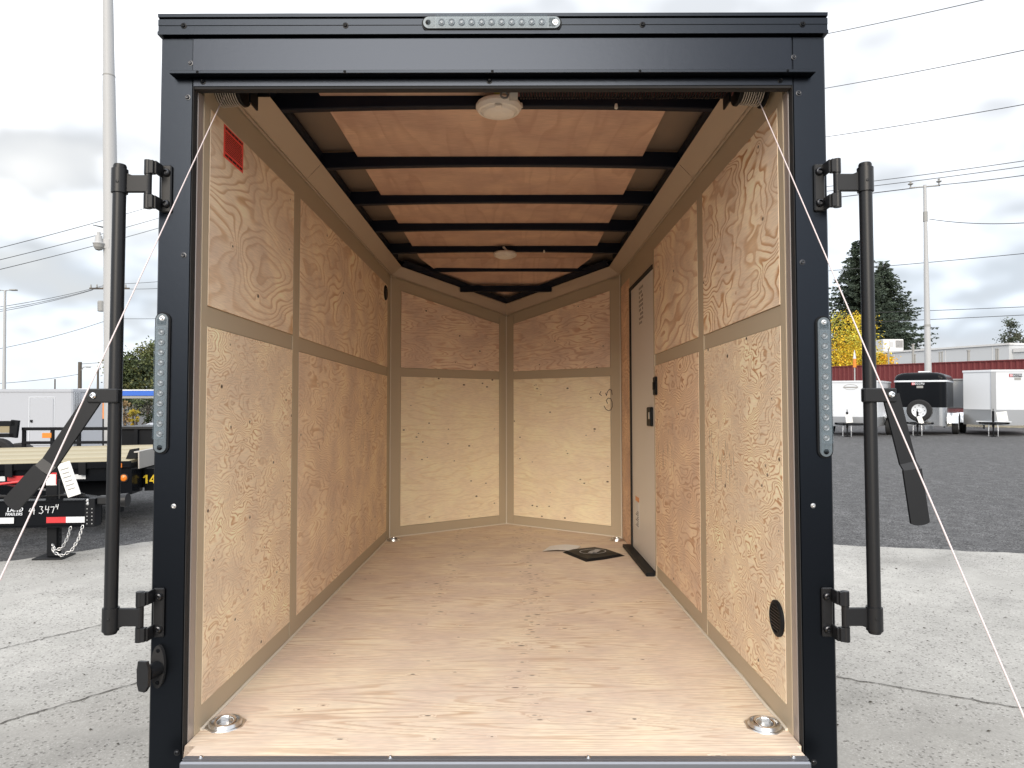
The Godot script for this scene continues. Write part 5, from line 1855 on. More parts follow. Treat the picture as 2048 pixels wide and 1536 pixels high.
func leafy(called: String, label: String, o: Vector3, lobes: Array, n: int, size: float, cols: Array, m: String, s: int) -> void:
	var r := RandomNumberGenerator.new()
	r.seed = s
	var root := thing(called, label, "tree" if not called.contains("bush") else "bush", o)
	var g := Geo.new()
	var c0: Vector3 = lobes[0][0]
	g.tube([Vector3.ZERO, Vector3(0.05, c0.y * 0.5, 0), c0], [0.16, 0.11, 0.03], 7)
	for l in lobes:
		g.tube([Vector3(0.03, c0.y * 0.35, 0), (l[0] as Vector3) * Vector3(0.6, 0.85, 0.6), l[0]], [0.07, 0.05, 0.015], 5)
	part(g, "trunk", M.bark, root)
	g = Geo.new()
	var clumps := []
	for l in lobes:
		for k in int(n / 90.0 / lobes.size()) + 3:
			var d := Vector3(r.randfn(), r.randfn(), r.randfn()).normalized() * pow(r.randf(), 0.4)
			clumps.append([l[0] + d * l[1], (l[1] as Vector3).length() * r.randf_range(0.10, 0.2), cols[r.randi() % cols.size()], r.randf_range(0.7, 1.25)])
	for k in n:
		var c: Array = clumps[r.randi() % clumps.size()]
		var p: Vector3 = c[0] + Vector3(r.randfn(), r.randfn(), r.randfn()) * c[1] * 0.62
		var a := Vector3(r.randfn(), r.randfn() * 0.7, r.randfn()).normalized()
		var b := a.cross(Vector3(r.randfn(), r.randfn(), r.randfn())).normalized()
		var z := size * r.randf_range(0.6, 1.3)
		var col: Color = c[2]
		g.tint = col * (c[3] * r.randf_range(0.8, 1.2))
		g.face([p - a * z * 0.5, p + b * z * 0.32, p + a * z * 0.5, p - b * z * 0.32], a.cross(b))
	part(g, "crown", M[m], root)


# ---------------------------------------------------------------- left-hand background
func left_side() -> void:
	var g: Geo
	var root: Node3D
	# ---- black gooseneck-style tongue of the nearest flatbed
	root = thing("flatbed_tongue_trailer", "black trailer tongue with jack and chains, nearest on the left", "trailer")
	var o := Vector3(-3.62, 0, -4.21)
	var dir := Vector3(-0.954, 0, 0.06).normalized()
	root.position = o
	root.rotation.y = 0.08
	# along local -x the beam runs off to the left
	g = Geo.new()
	var prof := PackedVector2Array([Vector2(-0.06, 0.285), Vector2(0.06, 0.285), Vector2(0.06, 0.297), Vector2(0.006, 0.300), Vector2(0.006, 0.503), Vector2(0.06, 0.506), Vector2(0.06, 0.518), Vector2(-0.06, 0.518), Vector2(-0.06, 0.506), Vector2(-0.006, 0.503), Vector2(-0.006, 0.300), Vector2(-0.06, 0.297)])
	g.xf = Transform3D(Basis(Vector3.BACK, Vector3.UP, Vector3.LEFT), Vector3(0, 0, 0))
	g.prism(prof, 0.02, 6.0)
	g.ab(Vector3(0.006, 0.300, 0.02), Vector3(0.05, 0.503, 6.0))
	part(g, "beam", M.black_gloss, root)
	g = Geo.new()
	g.xf = Transform3D(Basis(Vector3.UP, -0.62), Vector3(0, 0.0, -0.07))
	g.ab(Vector3(-5.0, 0.285, -0.08), Vector3(-0.05, 0.518, 0.0))
	part(g, "rear_beam", M.black_gloss, root)
	g = Geo.new()
	for k in 5:
		g.box(Vector3(-1.2 - k * 0.9, 0.33, -0.5 - k * 0.25), Vector3(0.09, 0.1, 1.0 + k * 0.5))
	part(g, "cross_member", M.black, root)
	# adjustable coupler plate with holes and bolts
	g = Geo.new()
	g.ab(Vector3(-0.03, 0.285, -0.05), Vector3(0.055, 0.53, 0.065), 0.003)
	part(g, "coupler_plate", M.black, root)
	g = Geo.new()
	g.ab(Vector3(0.055, 0.47, -0.045), Vector3(0.22, 0.545, 0.045), 0.012)
	g.cyl(Vector3(0.22, 0.505, 0), Vector3(0.3, 0.505, 0), 0.055, 0.06, 14)
	part(g, "coupler", M.powder, root)
	for q in [[0.0, 0.515], [0.002, 0.487]]:
		g = Geo.new()
		g.xf = Transform3D(Basis(Vector3.RIGHT, PI / 2), Vector3(q[0] - 0.005, q[1], 0.065))
		g.lathe([Vector2(0.014, 0), Vector2(0.014, 0.006), Vector2(0.010, 0.010), Vector2(0, 0.011)], 8)
		part(g, "bolt", M.zinc, root)
	g = Geo.new()
	for k in 5:
		for x in [-0.008, 0.032]:
			g.box(Vector3(x, 0.315 + k * 0.032, 0.066), Vector3(0.009, 0.008, 0.002))
	part(g, "bolt_holes", M.zinc, root)
	# reflective tape
	for q in [[-0.345, -0.185, "tape_red"], [-0.184, -0.025, "tape_white"], [-0.92, -0.61, "tape_white"], [-1.08, -0.921, "tape_red"]]:
		g = Geo.new()
		g.ab(Vector3(q[0], 0.325, 0.0615), Vector3(q[1], 0.376, 0.0625))
		part(g, "reflective_tape", M[q[2]], root)
	# drop-leg jack
	g = Geo.new()
	g.ab(Vector3(-0.395, 0.30, -0.11), Vector3(-0.297, 0.80, -0.012), 0.004)
	var jack := part(g, "jack", M.black, root)
	g = Geo.new()
	g.ab(Vector3(-0.387, 0.02, -0.10), Vector3(-0.305, 0.30, -0.022), 0.003)
	g.ab(Vector3(-0.304, 0.05, -0.09), Vector3(-0.299, 0.29, -0.04))
	part(g, "leg", M.black, jack)
	g = Geo.new()
	g.ab(Vector3(-0.47, 0.004, -0.17), Vector3(-0.22, 0.018, 0.05), 0.002)
	part(g, "foot_plate", M.powder, jack)
	g = Geo.new()
	g.ab(Vector3(-0.39, 0.64, -0.011), Vector3(-0.302, 0.745, -0.010))
	part(g, "label", M.paper, jack)
	g = Geo.new()
	g.ab(Vector3(-0.39, 0.735, -0.0095), Vector3(-0.302, 0.75, -0.0085))
	g.ab(Vector3(-0.31, 0.645, -0.0095), Vector3(-0.302, 0.734, -0.0085))
	part(g, "label_edge", M.tape_red, jack)
	g = Geo.new()
	for k in 6:
		g.box(Vector3(-0.298, 0.06 + k * 0.04, -0.06), Vector3(0.006, 0.012, 0.012))
	part(g, "pin_hole", M.dark_slot, jack)
	# chain box bracket and folded papers
	g = Geo.new()
	g.ab(Vector3(-0.24, 0.555, -0.04), Vector3(-0.10, 0.57, 0.06), 0.002)
	g.ab(Vector3(-0.25, 0.53, 0.0), Vector3(-0.235, 0.70, 0.06), 0.003)
	g.xf = Transform3D(Basis(Vector3.BACK, 0.2), Vector3(-0.16, 0.545, 0.02))
	g.torus(Vector3(-0.02, 0.06, 0), Vector3(0, 0, 1), 0.07, 0.012, 16, 8, 0.5, 3.6)
	part(g, "winch_bracket", M.powder, root)
	tag_sheet(root, Vector3(-0.155, 0.70, 0.075), 0.10, 0.30, 0.32)
	# cables on top of the beam
	g = Geo.new()
	for k in 3:
		g.tube([Vector3(-2.5, 0.54 + k * 0.012, 0.03), Vector3(-1.0, 0.56 + k * 0.01, 0.02), Vector3(-0.5, 0.545, 0.05), Vector3(-0.2, 0.56, 0.03), Vector3(-0.05, 0.545 + 0.01 * k, 0.02)], 0.008, 6)
	part(g, "wiring", M.rubber, root)
	g = Geo.new()
	g.tube([Vector3(-1.6, 0.55, 0.04), Vector3(-0.9, 0.64, 0.0), Vector3(-0.62, 0.67, -0.05)], 0.011, 8)
	part(g, "hand_crank", M.tape_red, root)
	# safety chains, link by link
	for path in [[Vector3(-0.13, 0.29, 0.09), Vector3(-0.15, 0.20, 0.10), Vector3(-0.19, 0.115, 0.11), Vector3(-0.24, 0.105, 0.12), Vector3(-0.262, 0.155, 0.12)], [Vector3(-0.03, 0.30, 0.09), Vector3(-0.055, 0.19, 0.11), Vector3(-0.10, 0.10, 0.13), Vector3(-0.17, 0.06, 0.14), Vector3(-0.24, 0.085, 0.13), Vector3(-0.262, 0.14, 0.125)]]:
		g = Geo.new()
		var cv := Curve3D.new()
		for k in path.size():
			var tn: Vector3 = (path[mini(k + 1, path.size() - 1)] - path[maxi(k - 1, 0)]) * 0.2
			cv.add_point(path[k], -tn, tn)
		var l := cv.get_baked_length()
		var k := 0
		var t := 0.0
		while t < l - 0.02:
			var a := cv.sample_baked(t)
			var b := cv.sample_baked(t + 0.02)
			var dd := (b - a).normalized()
			var s1 := dd.cross(Vector3.BACK).normalized()
			var s2 := dd.cross(s1)
			var ax := s2 if k % 2 == 0 else s1
			var sd := ax.cross(dd).normalized()
			var pts := []
			for q in 13:
				var an := TAU * q / 12
				pts.append(a + dd * (0.010 + 0.018 * cos(an)) + sd * 0.010 * sin(an))
			g.tube(pts, 0.0042, 5)
			t += 0.0245
			k += 1
		part(g, "safety_chain", M.zinc, root)
	# chalked number and sign writing
	g = Geo.new()
	g.xf = Transform3D(Basis(), Vector3(-0.475, 0.422, 0.0615))
	for q in [[Vector2(0.0, 0.03), Vector2(-0.012, 0.005), Vector2(0.035, 0.012)], [Vector2(0.03, 0.03), Vector2(0.028, -0.02)], [Vector2(0.075, 0.045), Vector2(0.10, 0.043), Vector2(0.088, 0.022), Vector2(0.105, 0.005), Vector2(0.09, -0.015), Vector2(0.07, -0.01)], [Vector2(0.125, 0.05), Vector2(0.122, 0.018), Vector2(0.152, 0.02)], [Vector2(0.15, 0.045), Vector2(0.142, -0.01)], [Vector2(0.165, 0.04), Vector2(0.195, 0.042), Vector2(0.18, -0.01)], [Vector2(0.21, 0.06), Vector2(0.208, 0.04), Vector2(0.222, 0.042)], [Vector2(0.228, 0.062), Vector2(0.22, 0.022)]]:
		g.stroke(q, 0.0055, 0.001)
	part(g, "chalk_number", M.tape_white, root)
	words("LAND", 0.050, 0.002, M.white, root, "sign_writing", Transform3D(Basis(Vector3(1, 0, 0), Vector3(0.2, 1, 0), Vector3(0, 0, 1)), Vector3(-0.60, 0.443, 0.0625)))
	words("TRAILERS", 0.032, 0.002, M.white, root, "sign_writing", Transform3D(Basis(Vector3(1, 0, 0), Vector3(0.2, 1, 0), Vector3(0, 0, 1)), Vector3(-0.61, 0.405, 0.0625)))
	# ---- flatbed with pale wooden deck
	var fa := at(265, 920, 7.35)
	var ang := 0.14
	root = thing("flatbed_trailer", "black flatbed trailer with a pale wooden plank deck behind the tongue", "trailer", Vector3(fa.x, 0, fa.z), "", ang)
	root.rotation = Vector3(0, ang, 0.012)
	var deck := fa.y
	g = Geo.new()
	var n := 11
	for k in n:
		var p := Geo.new()
		var z0 := -0.012 - k * 0.232
		p.ab(Vector3(-6.5 + rng.randf_range(0, 0.02), deck - 0.04, z0 - 0.205), Vector3(-0.02 + rng.randf_range(-0.015, 0.01), deck + rng.randf_range(-0.004, 0.004), z0), 0.006)
		part(p, "plank", [M.deck, M.deck_b, M.deck_c][k * 7 % 3], root)
	g = Geo.new()
	g.ab(Vector3(-6.5, deck - 0.075, 0.0), Vector3(0.0, deck - 0.008, 0.03), 0.003)
	g.ab(Vector3(-6.5, deck - 0.40, -0.33), Vector3(-0.3, deck - 0.12, -0.25))
	g.ab(Vector3(-6.5, deck - 0.40, -2.4), Vector3(-0.3, deck - 0.12, -2.3))
	g.ab(Vector3(-6.5, deck - 0.21, -0.04), Vector3(-0.1, deck - 0.078, 0.0), 0.003)
	part(g, "side_rail", M.black_gloss, root)
	for k in 9:
		g = Geo.new()
		g.ab(Vector3(-0.5 - k * 0.7, deck - 0.14, 0.03), Vector3(-0.43 - k * 0.7, deck - 0.01, 0.05), 0.002)
		part(g, "stake_pocket", M.black, root)
	for q in [[-1.42, -1.22, "tape_white"], [-0.62, -0.45, "tape_white"], [-1.0, -0.83, "tape_white"], [-1.2, -1.0, "tape_red"]]:
		g = Geo.new()
		g.ab(Vector3(q[0], deck - 0.185, 0.0012), Vector3(q[1], deck - 0.135, 0.0022))
		part(g, "reflective_tape", M[q[2]], root)
	# end beam with lamps, stop and galvanised end plate
	g = Geo.new()
	g.ab(Vector3(-0.18, deck - 0.36, -0.30), Vector3(0.0, deck - 0.03, 0.0), 0.004)
	g.ab(Vector3(-0.02, deck - 0.33, -2.5), Vector3(0.04, deck - 0.11, -0.301), 0.004)
	part(g, "end_beam", M.black_gloss, root)
	g = Geo.new()
	g.xf = Transform3D(Basis(), Vector3(-0.06, deck, -0.16))
	g.prism(PackedVector2Array([Vector2(-0.06, 0), Vector2(-0.02, 0.10), Vector2(0.05, 0.11), Vector2(0.05, 0)]), -0.08, 0.0)
	part(g, "stop", M.black, root)
	g = Geo.new()
	g.ab(Vector3(0.0405, deck - 0.10, -2.4), Vector3(0.055, deck + 0.07, -0.06), 0.002)
	g.ab(Vector3(0.0, deck + 0.0705, -2.4), Vector3(0.055, deck + 0.085, -0.06), 0.002)
	part(g, "end_plate", M.galv, root)
	g = Geo.new()
	g.ab(Vector3(-0.16, deck - 0.075, 0.031), Vector3(-0.08, deck - 0.03, 0.045), 0.004)
	part(g, "marker_lamp", M.amber, root)
	g = Geo.new()
	g.xf = Transform3D(Basis(Vector3.RIGHT, PI / 2), Vector3(-0.075, deck - 0.185, 0.001))
	g.lathe([Vector2(0.045, 0), Vector2(0.045, 0.01), Vector2(0.036, 0.014)], 18)
	part(g, "lamp_ring", M.rubber, root)
	g = Geo.new()
	g.xf = Transform3D(Basis(Vector3.RIGHT, PI / 2), Vector3(-0.075, deck - 0.185, 0.001))
	g.lathe([Vector2(0.036, 0.010), Vector2(0.028, 0.018), Vector2(0, 0.024)], 18)
	part(g, "marker_lamp", M.amber, root)
	g = Geo.new()
	g.ab(Vector3(0.03, deck - 0.36, -0.30), Vector3(1.5, deck - 0.12, -0.26), 0.003)
	part(g, "ramp_frame", M.black_gloss, root)
	words("140", 0.13, 0.004, M.yellow, root, "fleet_number", Transform3D(Basis(), Vector3(0.12, deck - 0.235, -0.256)))
	# deck fills the far corner so that nothing floats: wheels under the bed
	for k in 2:
		wheel(root, Vector3(-3.6 - k * 0.9, 0.36, -0.5), Vector3.BACK, 0.36, 0.22, M.black)
		wheel(root, Vector3(-3.6 - k * 0.9, 0.36, -2.1), Vector3.FORWARD, 0.36, 0.22, M.black)
	g = Geo.new()
	g.ab(Vector3(-0.75, 0.0, -1.4), Vector3(-0.62, deck - 0.2, -1.27))
	part(g, "stand", M.black, root)
	# ---- utility trailer with pipe rails
	var ua := at(45, 858, 12.5)
	var gy := ground_at(ua.x, ua.z)
	root = thing("utility_trailer", "black railed utility trailer with a raised gate and spare wheel behind the flatbed", "trailer", Vector3(ua.x, gy, ua.z), "", 0.06)
	var rt := ua.y - gy + 0.03
	for q in [[rt, 0.055], [rt - 0.25, 0.05]]:
		g = Geo.new()
		g.ab(Vector3(0, q[0] - q[1], -0.03), Vector3(1.62, q[0], 0.03), 0.004)
		part(g, "rail", M.black, root)
	for x in [0.03, 0.52, 0.98, 1.57]:
		g = Geo.new()
		g.ab(Vector3(x - 0.025, 0.35, -0.025), Vector3(x + 0.025, rt - 0.056, 0.025))
		part(g, "stake", M.black, root)
	g = Geo.new()
	g.ab(Vector3(-3.5, 0.38, -2.0), Vector3(1.62, 0.5, 0.03))
	part(g, "bed", M.black, root)
	g = Geo.new()
	g.ab(Vector3(0.36, rt - 0.19, 0.026), Vector3(0.52, rt - 0.10, 0.04), 0.004)
	part(g, "marker_lamp", M.orange, root)
	g = Geo.new()
	g.ab(Vector3(-1.2, rt + 0.03, 0.1), Vector3(-0.03, rt + 0.12, 0.16), 0.004)
	g.ab(Vector3(-1.2, rt - 0.17, 0.1), Vector3(-0.05, rt - 0.10, 0.16), 0.004)
	g.xf = Transform3D(Basis(Vector3.BACK, -0.12), Vector3(-0.02, rt - 0.02, 0.13))
	g.ab(Vector3(-0.10, -0.16, -0.03), Vector3(0.03, 0.15, 0.03), 0.004)
	part(g, "gate_frame", M.black, root)
	g = Geo.new()
	g.ab(Vector3(-1.2, rt - 0.09, 0.11), Vector3(-0.13, rt + 0.03, 0.15), 0.003)
	part(g, "gate_board", M.deck_b, root)
	wheel(root, Vector3(-0.27, rt - 0.45, 0.24), Vector3(0.1, 0, 1), 0.27, 0.18, M.black, "spare_wheel")
	for s in [0.2, -2.2]:
		wheel(root, Vector3(-1.4, 0.33, s), Vector3.BACK, 0.33, 0.2, M.black)
	# ---- dump trailer box to the right of the white pole
	var da := at(243, 853, 13.2)
	gy = ground_at(da.x, da.z)
	root = thing("dump_trailer", "black steel dump trailer box partly behind the left post", "trailer", Vector3(da.x, gy, da.z), "", 0.06)
	var dh := da.y - gy
	g = Geo.new()
	g.ab(Vector3(0.0, 0.5, -1.9), Vector3(3.2, dh - 0.055, 0.0), 0.01)
	part(g, "box", M.black, root)
	g = Geo.new()
	g.ab(Vector3(-0.03, dh - 0.054, -1.95), Vector3(3.25, dh, 0.05), 0.006)
	part(g, "top_rail", M.powder, root)
	for k in 4:
		g = Geo.new()
		g.ab(Vector3(0.25 + k * 0.8, 0.5, 0.0005), Vector3(0.32 + k * 0.8, dh - 0.056, 0.05), 0.003)
		part(g, "side_post", M.black, root)
	for x in [1.2, 2.0]:
		wheel(root, Vector3(x, 0.36, 0.16), Vector3.BACK, 0.36, 0.22, M.black)
	g = Geo.new()
	g.ab(Vector3(2.6, 0.0, -1.0), Vector3(2.75, 0.5, -0.85))
	part(g, "stand", M.black, root)
	root = thing("folded_tarp", "white tarp heaped on the dump trailer beyond the left post", "tarp", Vector3(da.x + 0.3, gy + dh - 0.05, da.z - 0.8))
	g = Geo.new()
	for k in 9:
		for j in 5:
			var p := []
			for q in [[0, 0], [1, 0], [1, 1], [0, 1]]:
				var xx: float = (k + q[0]) / 9.0
				var zz: float = (j + q[1]) / 5.0
				p.append(Vector3(xx * 1.0 - 0.3, 0.04 + 0.16 * sin(xx * PI) * sin(zz * PI) + 0.03 * sin(xx * 23.0 + zz * 9.0), -zz * 0.8))
			g.face(p, Vector3.UP)
	part(g, "cloth", M.white_dull, root)
	# ---- long white enclosed trailer
	var wa := at(145, 778, 22.0)
	gy = ground_at(wa.x, wa.z)
	root = thing("enclosed_trailer", "long white enclosed trailer side-on with a flush door, far left", "trailer", Vector3(wa.x, gy, wa.z), "white enclosed trailers on the left", 0.03)
	var wh := wa.y - gy
	g = Geo.new()
	var plan := PackedVector2Array([Vector2(-9.0, 0.0), Vector2(-0.04, 0.0), Vector2(0.0, -0.03), Vector2(0.55, -1.2), Vector2(0.0, -2.35), Vector2(-9.0, -2.4)])
	part(upright(plan, 0.5, wh - 0.09), "body", M.white_dull, root)
	part(upright(Geometry2D.offset_polygon(plan, 0.02)[0], wh - 0.09, wh), "roof_edge", M.white_dull, root)
	g = Geo.new()
	g.xf = Transform3D(Basis(Vector3.UP, 1.13), Vector3(0.01, 0, -0.04))
	for k in 4:
		g.ab(Vector3(0.01 + k * 0.055, 0.5, 0.0), Vector3(0.05 + k * 0.055, wh - 0.1, 0.02), 0.006)
	part(g, "corner_guard", M.chrome, root)
	var dl := at(62, 797, 22.0) - wa
	var dr := at(108, 797, 22.0) - wa
	g = Geo.new()
	g.ab(Vector3(dl.x, 0.6, 0.0005), Vector3(dr.x, wh - 0.30, 0.02), 0.008)
	var dd2 := part(g, "side_door", M.white, root)
	dd2.material_override = M.white_dull
	g = Geo.new()
	for q in [[dl.x - 0.035, dl.x - 0.012], [dr.x + 0.012, dr.x + 0.035]]:
		g.ab(Vector3(q[0], 0.58, 0.0005), Vector3(q[1], wh - 0.27, 0.012), 0.003)
	g.ab(Vector3(dl.x - 0.035, wh - 0.269, 0.0005), Vector3(dr.x + 0.035, wh - 0.25, 0.012), 0.003)
	part(g, "door_frame", M.white, dd2)
	g = Geo.new()
	g.ab(Vector3(dl.x + 0.03, wh - 1.05, 0.0205), Vector3(dl.x + 0.10, wh - 0.97, 0.05), 0.006)
	part(g, "handle", M.black, dd2)
	for x in [-4.2, -5.1]:
		wheel(root, Vector3(x, 0.36, 0.02), Vector3.BACK, 0.36, 0.2, M.white)
	g = Geo.new()
	g.ab(Vector3(-8.8, 0.36, -2.3), Vector3(-0.1, 0.5, -0.1))
	g.ab(Vector3(-0.6, 0.0, -1.3), Vector3(-0.45, 0.4, -1.15))
	part(g, "chassis", M.black, root)
	# ---- second white trailer behind it
	wa = at(157, 777, 26.0)
	gy = ground_at(wa.x, wa.z)
	root = thing("enclosed_trailer", "white trailer with a bright roof edge, just left of the thick white pole", "trailer", Vector3(wa.x, gy, wa.z), "white enclosed trailers on the left", 0.56)
	wh = wa.y - gy
	g = Geo.new()
	g.ab(Vector3(0.0, 0.45, -2.2), Vector3(0.98, wh - 0.26, 0.0), 0.02)
	part(g, "body", M.white_dull, root)
	g = Geo.new()
	g.ab(Vector3(-0.02, wh - 0.259, -2.2), Vector3(1.0, wh - 0.1, 0.02), 0.03)
	g.ab(Vector3(-0.02, wh - 0.099, -2.2), Vector3(1.0, wh, -0.1), 0.02)
	part(g, "roof", M.white, root)
	g = Geo.new()
	g.ab(Vector3(0.0, wh - 0.36, 0.0005), Vector3(0.98, wh - 0.33, 0.015))
	part(g, "trim_line", M.white, root)
	wheel(root, Vector3(0.5, 0.33, 0.0), Vector3.BACK, 0.33, 0.2, M.white)
	g = Geo.new()
	g.ab(Vector3(0.05, 0.0, -2.0), Vector3(0.15, 0.45, -1.9))
	part(g, "stand", M.black, root)
	# ---- orange topped post
	var op := at(208, 806, 16.0)
	gy = ground_at(op.x, op.z)
	root = thing("marker_post", "black post with an orange top beside the thick white pole", "post", Vector3(op.x, gy, op.z))
	g = Geo.new()
	g.cyl(Vector3.ZERO, Vector3(0, op.y - gy - 0.36, 0), 0.03, 0.03, 8)
	part(g, "shaft", M.black, root)
	g = Geo.new()
	g.cyl(Vector3(0, op.y - gy - 0.359, 0), Vector3(0, op.y - gy, 0), 0.03, 0.03, 8)
	part(g, "orange_top", M.orange, root)
	# ---- thick white pole with a dome camera
	var pb := at(229, 880, 14.0)
	var pt := at(216, 0, 14.0)
	gy = ground_at(pb.x, pb.z)
	root = thing("light_pole", "thick white tapered pole carrying a dome camera, beside the left lock bar", "pole", Vector3(pb.x, gy, pb.z))
	g = Geo.new()
	var h := pt.y - gy
	var dx := pt.x - pb.x
	var mid := at(216, 152, 14.0).y - gy
	var f := mid / h
	g.cyl(Vector3.ZERO, Vector3(dx * f, mid, 0), 0.175, 0.112, 24)
	part(g, "shaft", M.pole_white, root)
	g = Geo.new()
	g.cyl(Vector3(dx * f, mid, 0), Vector3(dx * 1.3, h * 1.3, 0), 0.106, 0.08, 24)
	part(g, "upper_shaft", M.pole_white, root)
	g = Geo.new()
	g.cyl(Vector3(dx * f, mid - 0.012, 0), Vector3(dx * f, mid + 0.012, 0), 0.116, 0.116, 24)
	part(g, "joint", M.pole_grey, root)
	var cp := at(207, 490, 14.0) - Vector3(pb.x, gy, pb.z)
	cp.z = 0.16
	g = Geo.new()
	g.xf = Transform3D(Basis(), cp)
	g.lathe([Vector2(0.0, 0.22), Vector2(0.035, 0.22), Vector2(0.035, 0.16), Vector2(0.06, 0.15), Vector2(0.075, 0.02), Vector2(0.11, 0.0), Vector2(0.105, -0.02), Vector2(0.0, -0.03)], 20)
	var cam2 := part(g, "dome_camera", M.pole_white, root)
	g = Geo.new()
	g.xf = Transform3D(Basis(), cp)
	g.lathe([Vector2(0.10, -0.018), Vector2(0.09, -0.08), Vector2(0.06, -0.13), Vector2(0.0, -0.15)], 20)
	part(g, "dome", M.pole_grey, cam2)
	g = Geo.new()
	g.ab(cp + Vector3(0.06, -0.1, -0.1), cp + Vector3(0.2, 0.1, -0.02), 0.01)
	part(g, "bracket", M.pole_white, cam2)
	var ap := at(186, 450, 14.0) - Vector3(pb.x, gy, pb.z)
	g = Geo.new()
	g.tube([Vector3(ap.x, ap.y, 0), Vector3(ap.x + 0.24, ap.y - 0.055, 0)], [0.008, 0.016], 6)
	part(g, "spike_arm", M.powder, root)
	# ---- twin street lamp at the far left
	var lp := at(10, 581, 42.0)
	gy = ground_at(lp.x, lp.z)
	root = thing("street_lamp", "slender pale twin street lamp at the far left edge", "street lamp", Vector3(lp.x, gy, lp.z))
	h = lp.y - gy
	g = Geo.new()
	g.cyl(Vector3.ZERO, Vector3(0, h, 0), 0.13, 0.07, 10)
	part(g, "shaft", M.pole_white, root)
	for s in [-1.0, 1.0]:
		g = Geo.new()
		g.tube([Vector3(0, h, 0), Vector3(s * 0.35, h + 0.02, 0)], 0.025, 6)
		part(g, "arm", M.pole_grey, root)
		g = Geo.new()
		g.box(Vector3(s * 0.52, h + 0.03, 0), Vector3(0.4, 0.09, 0.25), 0.03)
		part(g, "lamp_head", M.pole_grey, root)
	# ---- timber utility pole with transformer, mostly behind the white pole
	var up := at(219, 566, 58.0)
	gy = ground_at(up.x, up.z)
	root = thing("utility_pole", "timber utility pole with cross arm and transformer behind the thick white pole", "utility pole", Vector3(up.x, gy, up.z))
	h = up.y - gy
	g = Geo.new()
	g.cyl(Vector3.ZERO, Vector3(0, h, 0), 0.17, 0.11, 10)
	part(g, "shaft", M.wood_pole, root)
	g = Geo.new()
	g.ab(Vector3(-1.55, h - 0.55, 0.1), Vector3(1.75, h - 0.42, 0.22))
	part(g, "cross_arm", M.wood_pole, root)
	for x in [-1.45, -0.95, -0.4, 1.0, 1.45]:
		g = Geo.new()
		g.cyl(Vector3(x, h - 0.42, 0.16), Vector3(x, h - 0.15, 0.16), 0.07, 0.05, 8)
		part(g, "insulator", M.pole_grey, root)
	g = Geo.new()
	g.xf = Transform3D(Basis(), Vector3(-0.55, h - 2.4, 0.2))
	g.lathe([Vector2(0, 0), Vector2(0.26, 0.0), Vector2(0.28, 0.05), Vector2(0.28, 0.8), Vector2(0.24, 0.88), Vector2(0.0, 0.9)], 14)
	part(g, "transformer", M.pole_grey, root)
	# ---- three thin poles
	for q in [[160, 724, 60.0, "dark timber pole with a small lamp arm left of the white pole", 0.15, true], [196, 737, 70.0, "thin dark pole between the lamp-arm pole and the thick white pole", 0.10, false], [110, 758, 75.0, "faint short pole above the long white trailer", 0.07, false]]:
		var tp := at(q[0], q[1], q[2])
		gy = ground_at(tp.x, tp.z)
		root = thing("distant_pole", q[3], "pole", Vector3(tp.x, gy, tp.z), "thin poles on the left skyline")
		g = Geo.new()
		g.cyl(Vector3.ZERO, Vector3(0, tp.y - gy, 0), q[4] * 1.2, q[4], 8)
		part(g, "shaft", M.wood_pole, root)
		if q[5]:
			g = Geo.new()
			g.tube([Vector3(0, tp.y - gy - 0.9, 0), Vector3(0.35, tp.y - gy - 0.45, 0.1), Vector3(0.7, tp.y - gy - 0.4, 0.1)], 0.035, 6)
			part(g, "arm", M.pole_grey, root)
			g = Geo.new()
			g.box(Vector3(0.78, tp.y - gy - 0.44, 0.1), Vector3(0.36, 0.1, 0.2), 0.03)
			part(g, "lamp_head", M.pole_grey, root)
	# ---- tree, canopy and what stands under it
	var tt := at(296, 688, 66.0)
	gy = ground_at(tt.x, tt.z)
	leafy("broadleaf_tree", "rounded dark green tree beyond the blue canopy by the left post", Vector3(tt.x, gy, tt.z), [[Vector3(0.2, tt.y - gy - 1.9, 0), Vector3(2.0, 1.9, 1.8)], [Vector3(-1.9, tt.y - gy - 2.6, 0.1), Vector3(1.9, 1.8, 1.7)], [Vector3(0.8, tt.y - gy - 3.7, 0), Vector3(2.4, 1.8, 2.0)], [Vector3(-0.8, tt.y - gy - 4.8, 0), Vector3(2.2, 1.4, 1.8)]], 15000, 0.28, [Color(0.07, 0.095, 0.035), Color(0.10, 0.12, 0.04), Color(0.125, 0.13, 0.045), Color(0.055, 0.075, 0.035)], "leaf", 31)
	var ca := at(240, 779, 55.0)
	gy = ground_at(ca.x, ca.z)
	root = thing("station_canopy", "flat canopy with a bright blue fascia beside the left post", "canopy", Vector3(ca.x, gy, ca.z))
	h = ca.y - gy
	g = Geo.new()
	g.ab(Vector3(-1.0, h - 0.5, -8.0), Vector3(9.0, h - 0.1, 0.0), 0.02)
	part(g, "fascia", M.blue, root)
	g = Geo.new()
	g.ab(Vector3(-1.02, h - 0.099, -8.0), Vector3(9.02, h, 0.02))
	part(g, "top_edge", M.white, root)
	g = Geo.new()
	g.ab(Vector3(-0.98, h - 0.70, -7.9), Vector3(8.98, h - 0.501, -0.06))
	part(g, "soffit", M.pole_grey, root)
	for x in [1.9, 6.0]:
		g = Geo.new()
		g.ab(Vector3(x, 0, -4.2), Vector3(x + 0.3, h - 0.701, -3.9))
		part(g, "column", M.wood_pole, root)
	var br := at(249, 800, 50.0)
	gy = ground_at(br.x, br.z)
